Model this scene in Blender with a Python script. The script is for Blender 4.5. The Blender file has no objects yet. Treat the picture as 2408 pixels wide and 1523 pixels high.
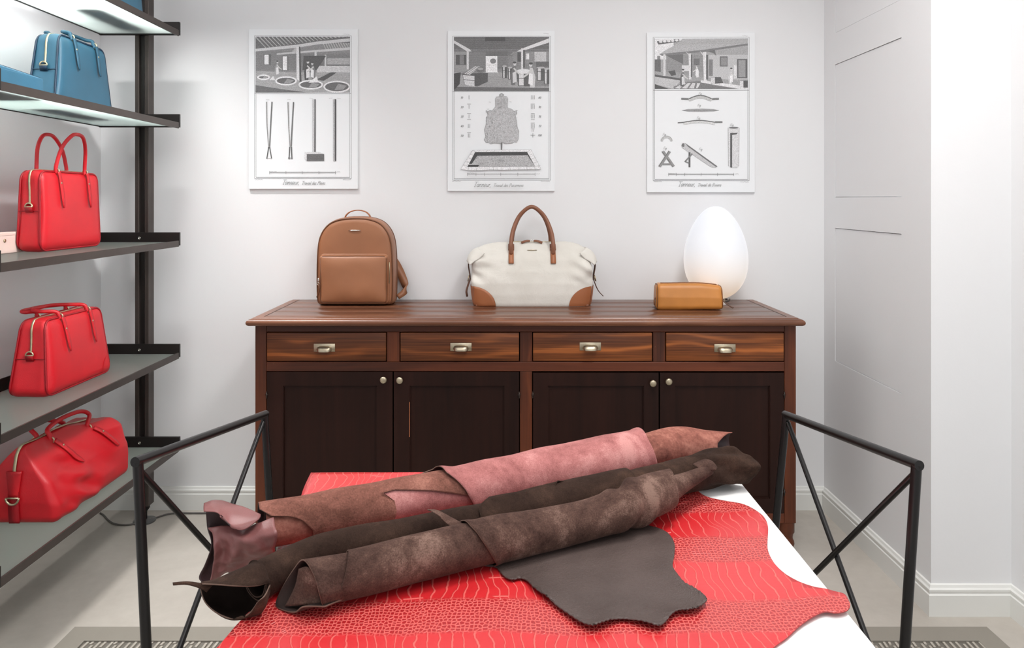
import bpy, bmesh, math, random
from mathutils import Vector, Matrix, noise as mnoise
R = math.radians
PI = math.pi
random.seed(7)
SC = bpy.context.scene
COL = SC.collection

# ------------------------------------------------------------------ camera, world, lights, exposure
F, U0, V0, CAMZ = 1700.0, 1197.0, 468.0, 1.42
cam_d = bpy.data.cameras.new('camera')
cam = bpy.data.objects.new('camera', cam_d); COL.objects.link(cam)
cam.location = (0, 0, CAMZ); cam.rotation_euler = (R(90), 0, 0)
cam_d.sensor_fit = 'HORIZONTAL'; cam_d.sensor_width = 36.0; cam_d.lens = F/2408*36
cam_d.shift_x = (1204-U0)/2408; cam_d.shift_y = -(761.5-V0)/2408
cam_d.clip_start = 0.05
cam_d.dof.use_dof = True; cam_d.dof.focus_distance = 2.75; cam_d.dof.aperture_fstop = 20.0
SC.camera = cam

w = bpy.data.worlds.new('world'); SC.world = w; w.use_nodes = True
bg = w.node_tree.nodes['Background']
bg.inputs[0].default_value = (0.93, 0.965, 1.0, 1); bg.inputs[1].default_value = 0.50

def area(name, loc, target, size, size_y, energy, color=(1, 1, 1), spread=180):
    d = bpy.data.lights.new(name, 'AREA'); d.shape = 'RECTANGLE'; d.size = size; d.size_y = size_y
    d.energy = energy; d.color = color; d.spread = R(spread)
    o = bpy.data.objects.new(name, d); COL.objects.link(o)
    o.location = loc
    o.rotation_euler = (Vector(target)-Vector(loc)).to_track_quat('-Z', 'Y').to_euler()
    return o
area('right_front_fill', (1.55, -1.2, 1.75), (-1.2, 2.6, 0.8), 2.4, 2.2, 22, (0.95, 0.98, 1.0))  # added fill from the right front for assumed daylight; no window is built
area('assumed_ceiling_lamp', (-0.05, 0.25, 3.22), (-0.05, 0.65, 0), 2.4, 1.8, 37, (1, 0.99, 0.985))  # assumed overhead source, out of view, lights the room from above
area('right_side_fill', (0.85, 1.65, 3.22), (0.95, 1.75, 0), 0.6, 0.6, 20, (1, 0.985, 0.965), 130)  # added fill from above, brightens the right floor, pier and tabletop
area('shelf_wall_fill', (0.45, 1.7, 3.22), (-1.87, 2.45, 1.45), 0.5, 0.5, 8, (1, 0.99, 0.98), 46)  # added fill light aimed at the left wall behind the shelves
area('assumed_wall_washer', (-1.80, 2.45, 3.26), (-1.845, 2.45, 0), 0.06, 1.5, 34, (1, 0.99, 0.98), 80)  # assumed unseen strip light, grazes the left wall behind the shelves
SC.view_settings.view_transform = 'Standard'; SC.view_settings.look = 'None'
SC.view_settings.gamma = 1.0; SC.view_settings.use_curve_mapping = False
SC.view_settings.exposure = 0.18

# ------------------------------------------------------------------ helpers
def P(u, v, Y):
    return Vector(((u-U0)/F*Y, Y, CAMZ-(v-V0)/F*Y))
def PZ(u, v, z):
    Y = (CAMZ-z)*F/(v-V0)
    return Vector(((u-U0)/F*Y, Y, z))
def proj(p):
    return (U0+F*p[0]/p[1], V0+F*(CAMZ-p[2])/p[1])
WLOC = {}
def lerp(a, b, t): return a+(b-a)*t
def smooth(t):
    t = max(0, min(1, t)); return t*t*(3-2*t)
def interp(tab, x):
    if x <= tab[0][0]: return tab[0][1]
    for (a, b), (c, d) in zip(tab, tab[1:]):
        if x <= c: return lerp(b, d, (x-a)/(c-a))
    return tab[-1][1]
def crom(pts, n, closed=False):
    pts = [Vector(p) for p in pts]; out = []; N = len(pts)
    segs = N if closed else N-1
    for i in range(segs):
        if closed: p0, p1, p2, p3 = pts[(i-1) % N], pts[i], pts[(i+1) % N], pts[(i+2) % N]
        else:
            p1, p2 = pts[i], pts[i+1]
            p0 = pts[i-1] if i else p1*2-p2
            p3 = pts[i+2] if i+2 < N else p2*2-p1
        for k in range(n):
            t = k/n
            out.append(0.5*((2*p1)+(p2-p0)*t+(2*p0-5*p1+4*p2-p3)*t*t+(3*p1-p0-3*p2+p3)*t**3))
    if not closed: out.append(pts[-1].copy())
    return out
def fbm(p, s=1.0, o=3):
    return mnoise.fractal(Vector(p)*s, 1.0, 2.0, o)

def obj(name, bm, mat, parent=None, world=False, smooth_=True, angle=None, kind=None, label=None):
    me = bpy.data.meshes.new(name)
    bmesh.ops.recalc_face_normals(bm, faces=bm.faces[:])
    bm.to_mesh(me); bm.free()
    return obj_me(name, me, mat, parent, world, smooth_, angle, kind, label)
def obj_me(name, me, mat, parent=None, world=False, smooth_=True, angle=None, kind=None, label=None):
    o = bpy.data.objects.new(name, me); COL.objects.link(o)
    for m in (mat if isinstance(mat, (list, tuple)) else [mat]): me.materials.append(m)
    if smooth_:
        me.polygons.foreach_set('use_smooth', [True]*len(me.polygons))
        if angle: me.set_sharp_from_angle(angle=R(angle))
    if parent:
        o.parent = parent
        base = WLOC.get(parent.name, Vector())
        if world: me.transform(Matrix.Translation(-base))
        WLOC[o.name] = base
    if kind: o['kind'] = kind
    if label: o['label'] = label
    return o
def thing(name, label, cat, loc=(0, 0, 0), rotz=0, group=None):
    o = bpy.data.objects.new(name, None); COL.objects.link(o)
    o.empty_display_size = 0.05
    o.location = loc; o.rotation_euler = (0, 0, rotz); o['label'] = label; o['category'] = cat
    if group: o['group'] = group
    WLOC[o.name] = Vector(loc)
    return o
def tag(o, label, cat, group=None):
    o['label'] = label; o['category'] = cat
    if group: o['group'] = group
    return o
def BM(): return bmesh.new()
def box(bm, x0, x1, y0, y1, z0, z1, bev=0, seg=2):
    r = bmesh.ops.create_cube(bm, size=1)
    vs = r['verts']
    for v in vs:
        v.co = Vector((lerp(x0, x1, v.co.x+.5), lerp(y0, y1, v.co.y+.5), lerp(z0, z1, v.co.z+.5)))
    if bev > 0:
        es = list({e for v in vs for e in v.link_edges})
        bmesh.ops.bevel(bm, geom=es, offset=bev, segments=seg, profile=0.5, affect='EDGES')
    return bm
def bx(x0, x1, y0, y1, z0, z1, bev=0, seg=2): return box(BM(), x0, x1, y0, y1, z0, z1, bev, seg)
def tube(bm, pts, rad, n=10, cap=True, closed=False, flat=1.0, upv=None):
    """sweep of a circle (or an ellipse, flat<1) along pts"""
    pts = [Vector(p) for p in pts]
    rad = rad if callable(rad) else (lambda t, r=rad: r)
    N = len(pts); rings = []; prev = None
    for i, p in enumerate(pts):
        if closed: t = (pts[(i+1) % N]-pts[i-1])
        else: t = pts[min(i+1, N-1)]-pts[max(i-1, 0)]
        if t.length < 1e-9: t = Vector((0, 0, 1))
        t.normalize()
        if upv is not None: a = Vector(upv)
        elif prev is None: a = Vector((0, 0, 1)) if abs(t.z) < .9 else Vector((1, 0, 0))
        else: a = prev
        a = a-t*a.dot(t)
        if a.length < 1e-6: a = t.orthogonal()
        a.normalize(); b = t.cross(a); prev = a
        r = rad(i/max(1, N-1))
        rings.append([bm.verts.new(p+a*math.cos(2*PI*k/n)*r*flat+b*math.sin(2*PI*k/n)*r) for k in range(n)])
    for i in range(N if closed else N-1):
        A, B = rings[i], rings[(i+1) % N]
        for k in range(n): bm.faces.new((A[k], A[(k+1) % n], B[(k+1) % n], B[k]))
    if cap and not closed:
        bm.faces.new(rings[0][::-1]); bm.faces.new(rings[-1])
    return bm
def ribbon(bm, pts, width, thick, side):
    """flat strap along pts; side = direction of its width (vector or function of index)"""
    pts = [Vector(p) for p in pts]; N = len(pts); rings = []
    wf = width if callable(width) else (lambda t, w_=width: w_)
    for i, p in enumerate(pts):
        t = (pts[min(i+1, N-1)]-pts[max(i-1, 0)]).normalized()
        s = Vector(side(i/(N-1)) if callable(side) else side); s = (s-t*s.dot(t)).normalized()
        nn = t.cross(s); wd = wf(i/(N-1))/2
        rings.append([bm.verts.new(p+s*a*wd+nn*b*thick/2) for a, b in ((-1, -1), (1, -1), (1, 1), (-1, 1))])
    for A, B in zip(rings, rings[1:]):
        for k in range(4): bm.faces.new((A[k], A[(k+1) % 4], B[(k+1) % 4], B[k]))
    bm.faces.new(rings[0][::-1]); bm.faces.new(rings[-1])
    return bm
def lathe(bm, prof, n=24, c=(0, 0, 0), axis='Z'):
    rings = []
    for r, z in prof:
        ring = []
        for k in range(n):
            a = 2*PI*k/n; x, y = r*math.cos(a), r*math.sin(a)
            q = (x, y, z) if axis == 'Z' else ((x, -z, y) if axis == '-Y' else (z, x, y))
            ring.append(bm.verts.new(Vector(q)+Vector(c)))
        rings.append(ring)
    for A, B in zip(rings, rings[1:]):
        for k in range(n): bm.faces.new((A[k], A[(k+1) % n], B[(k+1) % n], B[k]))
    bm.faces.new(rings[0][::-1]); bm.faces.new(rings[-1])
    return bm
def prism(bm, poly, axis, a0, a1):
    """extrude a 2D polygon along an axis: 'Y' takes (x,z), 'X' takes (y,z), 'Z' takes (x,y)"""
    def q(p, a):
        return {'Y': (p[0], a, p[1]), 'X': (a, p[0], p[1]), 'Z': (p[0], p[1], a)}[axis]
    A = [bm.verts.new(q(p, a0)) for p in poly]; B = [bm.verts.new(q(p, a1)) for p in poly]
    n = len(poly)
    for k in range(n): bm.faces.new((A[k], A[(k+1) % n], B[(k+1) % n], B[k]))
    bm.faces.new(A[::-1]); bm.faces.new(B)
    return bm
def torus(bm, c, R_, r_, normal=(0, 1, 0), n=20, m=8, a0=0, a1=2*PI, up=(0, 0, 1)):
    nv = Vector(normal).normalized(); u = Vector(up); u = (u-nv*u.dot(nv)).normalized(); v = nv.cross(u)
    full = abs(a1-a0-2*PI) < 1e-6
    pts = [Vector(c)+u*math.cos(lerp(a0, a1, k/n))*R_+v*math.sin(lerp(a0, a1, k/n))*R_ for k in range(n if full else n+1)]
    return tube(bm, pts, r_, m, closed=full)
def cyl(bm, p0, p1, r, n=12): return tube(bm, [p0, p1], r, n)
def rbox(hx, hy, hz, r, n=14, fn=None, c=(0, 0, 0)):
    """rounded box centred on c, every vertex then moved by fn(p)"""
    bm = BM(); cache = {}
    def vert(p):
        k = tuple(round(x, 5) for x in p)
        if k not in cache:
            q = Vector((p[0]*hx, p[1]*hy, p[2]*hz))
            cl = Vector((max(-(hx-r), min(hx-r, q.x)), max(-(hy-r), min(hy-r, q.y)), max(-(hz-r), min(hz-r, q.z))))
            d = q-cl
            if d.length > 1e-9: q = cl+d.normalized()*r
            q = q+Vector(c)
            if fn: q = Vector(fn(q))
            cache[k] = bm.verts.new(q)
        return cache[k]
    def par(h):
        k = max(2, int(n*.25)); e = max(0.05, 1-r/h)
        ts = [-1+(1-e)*i/k for i in range(k)]+[lerp(-e, e, i/n) for i in range(n+1)]+[e+(1-e)*(i+1)/k for i in range(k)]
        return ts
    tx, ty, tz = par(hx), par(hy), par(hz)
    for (A, B, f) in ((tx, ty, lambda a, b, s: (a, b, s)), (tx, tz, lambda a, b, s: (a, s, b)), (ty, tz, lambda a, b, s: (s, a, b))):
        for s in (-1, 1):
            for i in range(len(A)-1):
                for j in range(len(B)-1):
                    vs = [vert(f(A[i], B[j], s)), vert(f(A[i+1], B[j], s)), vert(f(A[i+1], B[j+1], s)), vert(f(A[i], B[j+1], s))]
                    if len(set(vs)) == 4:
                        try: bm.faces.new(vs)
                        except ValueError: pass
    return bm
def grid_mesh(rows, closed_u=False):
    bm = BM(); V = [[bm.verts.new(p) for p in r] for r in rows]
    for i in range(len(V)-1):
        for j in range(len(V[0])-1 if not closed_u else len(V[0])):
            k = (j+1) % len(V[0])
            bm.faces.new((V[i][j], V[i][k], V[i+1][k], V[i+1][j]))
    return bm
def sheet(net, nu=5, nv=5, disp=None):
    """smooth sheet through a control net (rows of points)"""
    rows = [crom(r, nu) for r in net]
    cols = [crom([r[j] for r in rows], nv) for j in range(len(rows[0]))]
    out = [[cols[j][i] for j in range(len(cols))] for i in range(len(cols[0]))]
    if disp: out = [[p+Vector(disp(p)) for p in r] for r in out]
    return grid_mesh(out)
def solid(o, t, off=1.0, rim=None, back=None):
    m = o.modifiers.new('thickness', 'SOLIDIFY'); m.thickness = t; m.offset = off
    if rim is not None: m.material_offset_rim = rim
    if back is not None: m.material_offset = back
    return o

# ------------------------------------------------------------------ materials
def nodes(name):
    m = bpy.data.materials.new(name); m.use_nodes = True
    nt = m.node_tree
    return m, nt, nt.nodes['Principled BSDF']
def lin(c):
    return tuple((x/12.92 if x <= .04045 else ((x+.055)/1.055)**2.4) for x in (v/255 for v in c))+(1,)
class N:
    def __init__(s, nt): s.nt = nt
    def a(s, t, **kw):
        n = s.nt.nodes.new(t)
        for k, v in kw.items():
            if k.startswith('i_'):
                n.inputs[k[2:].replace('_', ' ')].default_value = v
            else: setattr(n, k, v)
        return n
    def l(s, a, b): s.nt.links.new(a, b)
    def math(s, op, a, b=None, clamp=False):
        n = s.nt.nodes.new('ShaderNodeMath'); n.operation = op; n.use_clamp = clamp
        for i, x in enumerate((a, b)):
            if x is None: continue
            if hasattr(x, 'node'): s.l(x, n.inputs[i])
            else: n.inputs[i].default_value = x
        return n.outputs[0]
    def coord(s, scale=(1, 1, 1), kind='Object', rot=(0, 0, 0)):
        tc = s.a('ShaderNodeTexCoord'); mp = s.a('ShaderNodeMapping')
        mp.inputs['Scale'].default_value = scale; mp.inputs['Rotation'].default_value = rot
        s.l(tc.outputs[kind], mp.inputs['Vector']); return mp.outputs[0]
    def noise(s, vec, scale, detail=3, rough=.5, dist=0):
        n = s.a('ShaderNodeTexNoise'); s.l(vec, n.inputs['Vector'])
        n.inputs['Scale'].default_value = scale; n.inputs['Detail'].default_value = detail
        n.inputs['Roughness'].default_value = rough; n.inputs['Distortion'].default_value = dist
        return n.outputs['Fac']
    def ramp(s, fac, stops):
        r = s.a('ShaderNodeValToRGB'); s.l(fac, r.inputs[0]); e = r.color_ramp.elements
        while len(e) < len(stops): e.new(.5)
        for i, (p, c) in enumerate(stops):
            e[i].position = p; e[i].color = c if len(c) == 4 else tuple(c)+(1,)
        return r.outputs[0]
    def mix(s, f, a, b, mode='MIX'):
        n = s.a('ShaderNodeMix'); n.data_type = 'RGBA'; n.blend_type = mode
        for sock, x in ((n.inputs[0], f), (n.inputs[6], a), (n.inputs[7], b)):
            if hasattr(x, 'node'): s.l(x, sock)
            else: sock.default_value = x
        return n.outputs[2]
    def bump(s, h, strength, dist, bsdf):
        b = s.a('ShaderNodeBump'); b.inputs['Strength'].default_value = strength; b.inputs['Distance'].default_value = dist
        s.l(h, b.inputs['Height']); s.l(b.outputs[0], bsdf.inputs['Normal'])
def G(v): return (v, v, v, 1)

def plain(name, rgb, rough=.5, metal=0, var=.06, vs=6, bump=0, bs=200, coat=0, spec=.5):
    m, nt, b = nodes(name); n = N(nt); c = lin(rgb)
    v = n.coord()
    f = n.noise(v, vs, 4)
    d = tuple(x*(1-var) for x in c[:3])+(1,); l = tuple(min(1, x*(1+var)) for x in c[:3])+(1,)
    n.l(n.ramp(f, [(.3, d), (.7, l)]), b.inputs['Base Color'])
    b.inputs['Roughness'].default_value = rough; b.inputs['Metallic'].default_value = metal
    b.inputs['Coat Weight'].default_value = coat; b.inputs['Specular IOR Level'].default_value = spec
    if bump: n.bump(n.noise(v, bs, 3), bump, .001, b)
    return m
def leather(name, rgb, rough=.42, grain=520, bump=.25, var=.1, vs=9, spec=.5):
    m, nt, b = nodes(name); n = N(nt); c = lin(rgb); v = n.coord()
    f = n.noise(v, vs, 3)
    d = tuple(x*(1-var) for x in c[:3])+(1,); l = tuple(min(1, x*(1+var)) for x in c[:3])+(1,)
    n.l(n.ramp(f, [(.3, d), (.7, l)]), b.inputs['Base Color'])
    b.inputs['Roughness'].default_value = rough; b.inputs['Specular IOR Level'].default_value = spec
    vo = n.a('ShaderNodeTexVoronoi'); vo.feature = 'F1'; vo.inputs['Scale'].default_value = grain; n.l(v, vo.inputs['Vector'])
    n.bump(vo.outputs['Distance'], bump, .0012, b)
    return m
def suede(name, dark, light, vs=9, fuzz=350, sheen=.4, mid=None, contrast=.2):
    m, nt, b = nodes(name); n = N(nt); v = n.coord()
    f = n.noise(v, vs, 6, .62, .6); g = n.noise(v, fuzz, 2, .7); h = n.noise(v, 55, 4, .7)
    ff = n.math('ADD', n.math('ADD', n.math('MULTIPLY', f, .6), n.math('MULTIPLY', g, .22)), n.math('MULTIPLY', h, .22))
    st = [(.5-contrast*.5, lin(dark)), (.5+contrast*.6, lin(light))]
    if mid: st = [st[0], (.52, lin(mid)), st[1]]
    n.l(n.ramp(ff, st), b.inputs['Base Color'])
    b.inputs['Roughness'].default_value = .95; b.inputs['Specular IOR Level'].default_value = .12
    b.inputs['Sheen Weight'].default_value = sheen; b.inputs['Sheen Roughness'].default_value = .4
    b.inputs['Sheen Tint'].default_value = tuple(min(1, x*1.6+.08) for x in lin(light)[:3])+(1,)
    n.bump(n.math('ADD', g, h), .5, .0016, b)
    return m
def wood(name, dark, mid, light, grain='X', scale=1.0, rough=.4, amount=.3, coat=.1, wear=.0, spec=.4, lines=.5):
    """long streaks along the grain, fine lines, and (amount) bold cathedral curves"""
    m, nt, b = nodes(name); n = N(nt)
    def along(l, c): return n.coord((l, c, c) if grain == 'X' else (c, c, l))
    low = n.noise(along(.8*scale, 9*scale), 1.0, 4, .55, .6)
    fine = n.noise(along(2.2, 170), 1.0, 3, .6)
    warp = n.noise(along(2.0*scale, 7*scale), 1.0, 2, .5)
    tc = n.a('ShaderNodeTexCoord'); sx = n.a('ShaderNodeSeparateXYZ'); n.l(tc.outputs['Object'], sx.inputs[0])
    cross = sx.outputs[2] if grain == 'X' else sx.outputs[0]
    ph = n.math('ADD', n.math('MULTIPLY', cross, 48*scale), n.math('MULTIPLY', warp, 11))
    sn = n.math('ABSOLUTE', n.math('SINE', ph))
    bold = n.math('POWER', sn, 7)
    f = n.math('ADD', n.math('MULTIPLY', low, .9), n.math('MULTIPLY', n.math('SUBTRACT', fine, .5), lines))
    mask = n.math('MULTIPLY', n.math('SUBTRACT', n.noise(along(.7, 14), 1.0, 2), .42), 4, True)
    f = n.math('ADD', f, n.math('MULTIPLY', n.math('MULTIPLY', bold, mask), amount))
    col = n.ramp(f, [(.22, lin(dark)), (.48, lin(mid)), (.86, lin(light))])
    if wear:
        sp = n.noise(n.coord((60, 60, 60)), 1.0, 5, .75); sp2 = n.noise(n.coord((5, 5, 5)), 1.0, 2)
        k = n.math('MULTIPLY', n.math('GREATER_THAN', sp, .72), n.math('GREATER_THAN', sp2, .5))
        col = n.mix(n.math('MULTIPLY', k, wear), col, lin((205, 165, 130)))
    n.l(col, b.inputs['Base Color'])
    b.inputs['Roughness'].default_value = rough; b.inputs['Coat Weight'].default_value = coat; b.inputs['Specular IOR Level'].default_value = spec
    b.inputs['Coat Roughness'].default_value = .22
    n.bump(fine, .12, .001, b)
    return m

M = {}
def wall_mat(name, rgb):
    m, nt, b = nodes(name); n = N(nt); v = n.coord()
    f = n.noise(v, 1.2, 3); c = lin(rgb)
    n.l(n.ramp(f, [(.3, tuple(x*.985 for x in c[:3])+(1,)), (.7, c)]), b.inputs['Base Color'])
    b.inputs['Roughness'].default_value = .75; b.inputs['Specular IOR Level'].default_value = .25
    n.bump(n.noise(v, 90, 4, .6), .10, .002, b)
    return m
M['wall'] = wall_mat('white_wall_paint', (236, 236, 237))
M['trim'] = plain('white_trim_paint', (232, 232, 228), .45, var=.01)
M['ceiling'] = plain('ceiling_paint', (240, 240, 240), .8, var=.01)
def floor_mat():
    m, nt, b = nodes('polished_concrete'); n = N(nt); v = n.coord()
    f = n.noise(v, 2.2, 5, .55, .5); g = n.noise(v, 22, 4, .6)
    ff = n.math('ADD', n.math('MULTIPLY', f, .75), n.math('MULTIPLY', g, .25))
    n.l(n.ramp(ff, [(.3, lin((172, 165, 156))), (.7, lin((197, 190, 181)))]), b.inputs['Base Color'])
    b.inputs['Roughness'].default_value = .42; b.inputs['Specular IOR Level'].default_value = .35
    n.bump(g, .05, .001, b)
    return m
M['floor'] = floor_mat()
M['frame_wood'] = wood('stained_frame_wood_upright', (40, 15, 7), (84, 40, 20), (122, 62, 32), 'Z', 1.0, .45, .15, .06, .25, .35, .3)
M['rail_wood'] = wood('stained_frame_wood_level', (44, 18, 9), (86, 41, 22), (124, 62, 34), 'X', 1.0, .45, .15, .06, .3, .35, .3)
M['drawer_wood'] = wood('pine_drawer_wood', (64, 32, 14), (108, 58, 27), (178, 102, 50), 'X', 1.0, .45, .42, .06, .15, .35, .75)
M['top_wood'] = wood('worn_worktop_wood', (88, 53, 36), (102, 63, 43), (122, 79, 56), 'X', .5, .32, .15, .3, 0, .5, .3)
M['edge_wood'] = wood('worn_worktop_edge_wood', (70, 38, 20), (112, 66, 42), (146, 96, 66), 'X', 1.0, .36, .2, .2, .55, .5, .3)
M['door_wood'] = wood('dark_door_wood', (26, 10, 6), (38, 17, 11), (52, 26, 19), 'Z', 1.0, .5, .05, .02, .12, .2, .2)
M['carcass_wood'] = plain('dark_carcass_wood', (30, 16, 10), .7)  # even dark brown for the back and bottom boards
M['pewter'] = plain('aged_pewter_handle', (190, 178, 155), .38, 1.0, .12, 60)
M['brass'] = plain('dull_brass_knob', (186, 174, 150), .42, .85, .1, 60)
M['iron'] = plain('dark_iron_hinge', (70, 62, 58), .5, .8)
M['steel'] = plain('bright_metal', (225, 222, 212), .22, 1.0, .03)
M['gold'] = plain('pale_gold_zip', (205, 192, 160), .35, .9, .1, 80)
M['black_metal'] = plain('black_tubular_steel', (20, 18, 18), .34, .0, .1, 30, coat=0, spec=.4)
M['shelf_metal'] = plain('dark_bronze_shelf_metal', (74, 66, 62), .42, .45, .08, 20)
M['shelf_dark'] = plain('black_shelf_slot', (36, 31, 29), .5, .3)
def glass_shelf():
    m, nt, b = nodes('frosted_shelf_glass'); n = N(nt)
    b.inputs['Base Color'].default_value = lin((108, 111, 111)); b.inputs['Roughness'].default_value = .06
    b.inputs['IOR'].default_value = 1.5
    tr = n.a('ShaderNodeBsdfTranslucent'); tr.inputs[0].default_value = lin((242, 250, 247))
    mx = n.a('ShaderNodeMixShader'); mx.inputs[0].default_value = .72
    out = nt.nodes['Material Output']
    n.l(b.outputs[0], mx.inputs[1]); n.l(tr.outputs[0], mx.inputs[2]); n.l(mx.outputs[0], out.inputs[0])
    return m
M['shelf_glass'] = glass_shelf()
def clear():
    m, nt, b = nodes('clear_plastic'); b.inputs['Base Color'].default_value = G(.9)
    b.inputs['Transmission Weight'].default_value = .9; b.inputs['Roughness'].default_value = .1
    return m
M['clear'] = clear()
M['table_white'] = plain('white_laminate', (243, 243, 242), .38, var=.01)
M['red_bag'] = leather('red_bag_leather', (206, 26, 38), .4, 700, .2, .08)
M['red_dark'] = leather('red_edge_leather', (158, 12, 26), .45, 700, .2, .08)
M['blue_bag'] = leather('blue_bag_leather', (50, 99, 124), .42, 700, .2, .1)
M['blue_dark'] = leather('dark_blue_leather', (24, 52, 76), .45, 700, .2, .1)
M['tan'] = leather('tan_pack_leather', (154, 102, 70), .42, 800, .15, .1, 5)
M['tan_dark'] = leather('dark_tan_piping', (104, 62, 36), .45, 800, .15)
M['ochre'] = leather('ochre_pouch_leather', (196, 128, 58), .38, 800, .15, .12, 8)
M['ochre_dark'] = leather('ochre_seam', (120, 72, 32), .45, 800, .15)
M['cognac'] = leather('cognac_trim_leather', (160, 98, 62), .42, 800, .15, .1)
M['chestnut'] = leather('chestnut_strap_leather', (132, 84, 60), .45, 800, .15, .1)
M['brown_strap'] = leather('dark_strap_leather', (92, 62, 48), .5, 800, .15, .1)
def canvas():
    m, nt, b = nodes('cream_canvas'); n = N(nt); v = n.coord()
    f = n.noise(v, 7, 4)
    n.l(n.ramp(f, [(.3, lin((214, 209, 200))), (.7, lin((228, 224, 216)))]), b.inputs['Base Color'])
    b.inputs['Roughness'].default_value = .85; b.inputs['Sheen Weight'].default_value = .15
    n.bump(n.math('ADD', n.math('MULTIPLY', n.noise(v, 700, 2), .25), n.noise(v, 11, 4, .55, 1.4)), .45, .006, b)
    return m
M['canvas'] = canvas()
M['pale_wallet'] = leather('pale_blush_leather', (222, 200, 190), .5, 600, .1)
M['paper'] = plain('poster_board', (240, 242, 244), .55, var=.006)
def ink():
    m, nt, b = nodes('poster_print'); n = N(nt)
    at = n.a('ShaderNodeAttribute'); at.attribute_name = 'tone'
    g = n.noise(n.coord((260, 900, 700)), 1.0, 3, .7); k = n.ramp(g, [(.3, G(.35)), (.7, G(1.75))])
    # engraving grain only where the tone is a mid grey
    n.l(n.mix(.62, at.outputs['Color'], n.mix(1.0, at.outputs['Color'], k, 'MULTIPLY')), b.inputs['Base Color'])
    b.inputs['Roughness'].default_value = .6
    return m
M['ink'] = ink()
M['mat_grey'] = plain('grey_mat_rubber', (140, 134, 124), .7, var=.04, bump=.2)
M['mat_rib'] = plain('pale_mat_rib', (172, 165, 154), .75, var=.08)
M['mat_pit'] = plain('mat_recess', (112, 107, 99), .8)
M['cable'] = plain('dark_cable_rubber', (92, 88, 84), .6)
M['pink_suede'] = suede('rose_suede', (146, 90, 87), (208, 148, 143), 7, 420, .3, (182, 118, 115))
M['rust_suede'] = suede('rust_suede', (102, 66, 56), (166, 114, 100), 8, 300, .25, (136, 90, 78))
M['shag_suede'] = suede('shaggy_rust_suede', (96, 56, 50), (192, 132, 116), 14, 130, .25, (148, 94, 82), .32)
M['mauve_grain'] = leather('mauve_smooth_leather', (140, 88, 86), .38, 500, .15, .14, 12)
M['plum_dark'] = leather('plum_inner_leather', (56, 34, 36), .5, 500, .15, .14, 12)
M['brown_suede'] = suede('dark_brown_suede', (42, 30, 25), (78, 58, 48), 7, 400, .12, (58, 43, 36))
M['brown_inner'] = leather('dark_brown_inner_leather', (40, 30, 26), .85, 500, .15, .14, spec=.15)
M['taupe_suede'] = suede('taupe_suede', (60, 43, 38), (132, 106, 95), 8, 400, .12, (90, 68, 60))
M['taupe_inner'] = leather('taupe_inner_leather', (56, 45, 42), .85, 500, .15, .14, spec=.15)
M['rim'] = plain('raw_hide_edge', (112, 88, 76), .8)
def dark_grain():
    m, nt, b = nodes('dark_brown_grain_leather'); n = N(nt); v = n.coord()
    f = n.noise(v, 9, 4)
    n.l(n.ramp(f, [(.3, lin((74, 62, 58))), (.7, lin((90, 77, 73)))]), b.inputs['Base Color'])
    b.inputs['Roughness'].default_value = .46; b.inputs['Specular IOR Level'].default_value = .4
    vo = n.a('ShaderNodeTexVoronoi'); vo.inputs['Scale'].default_value = 420; n.l(v, vo.inputs['Vector'])
    n.bump(n.math('ADD', n.math('MULTIPLY', vo.outputs['Distance'], .6), n.noise(v, 30, 4, .6, 1)), .45, .0022, b)
    return m
M['dark_grain'] = dark_grain()
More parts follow.
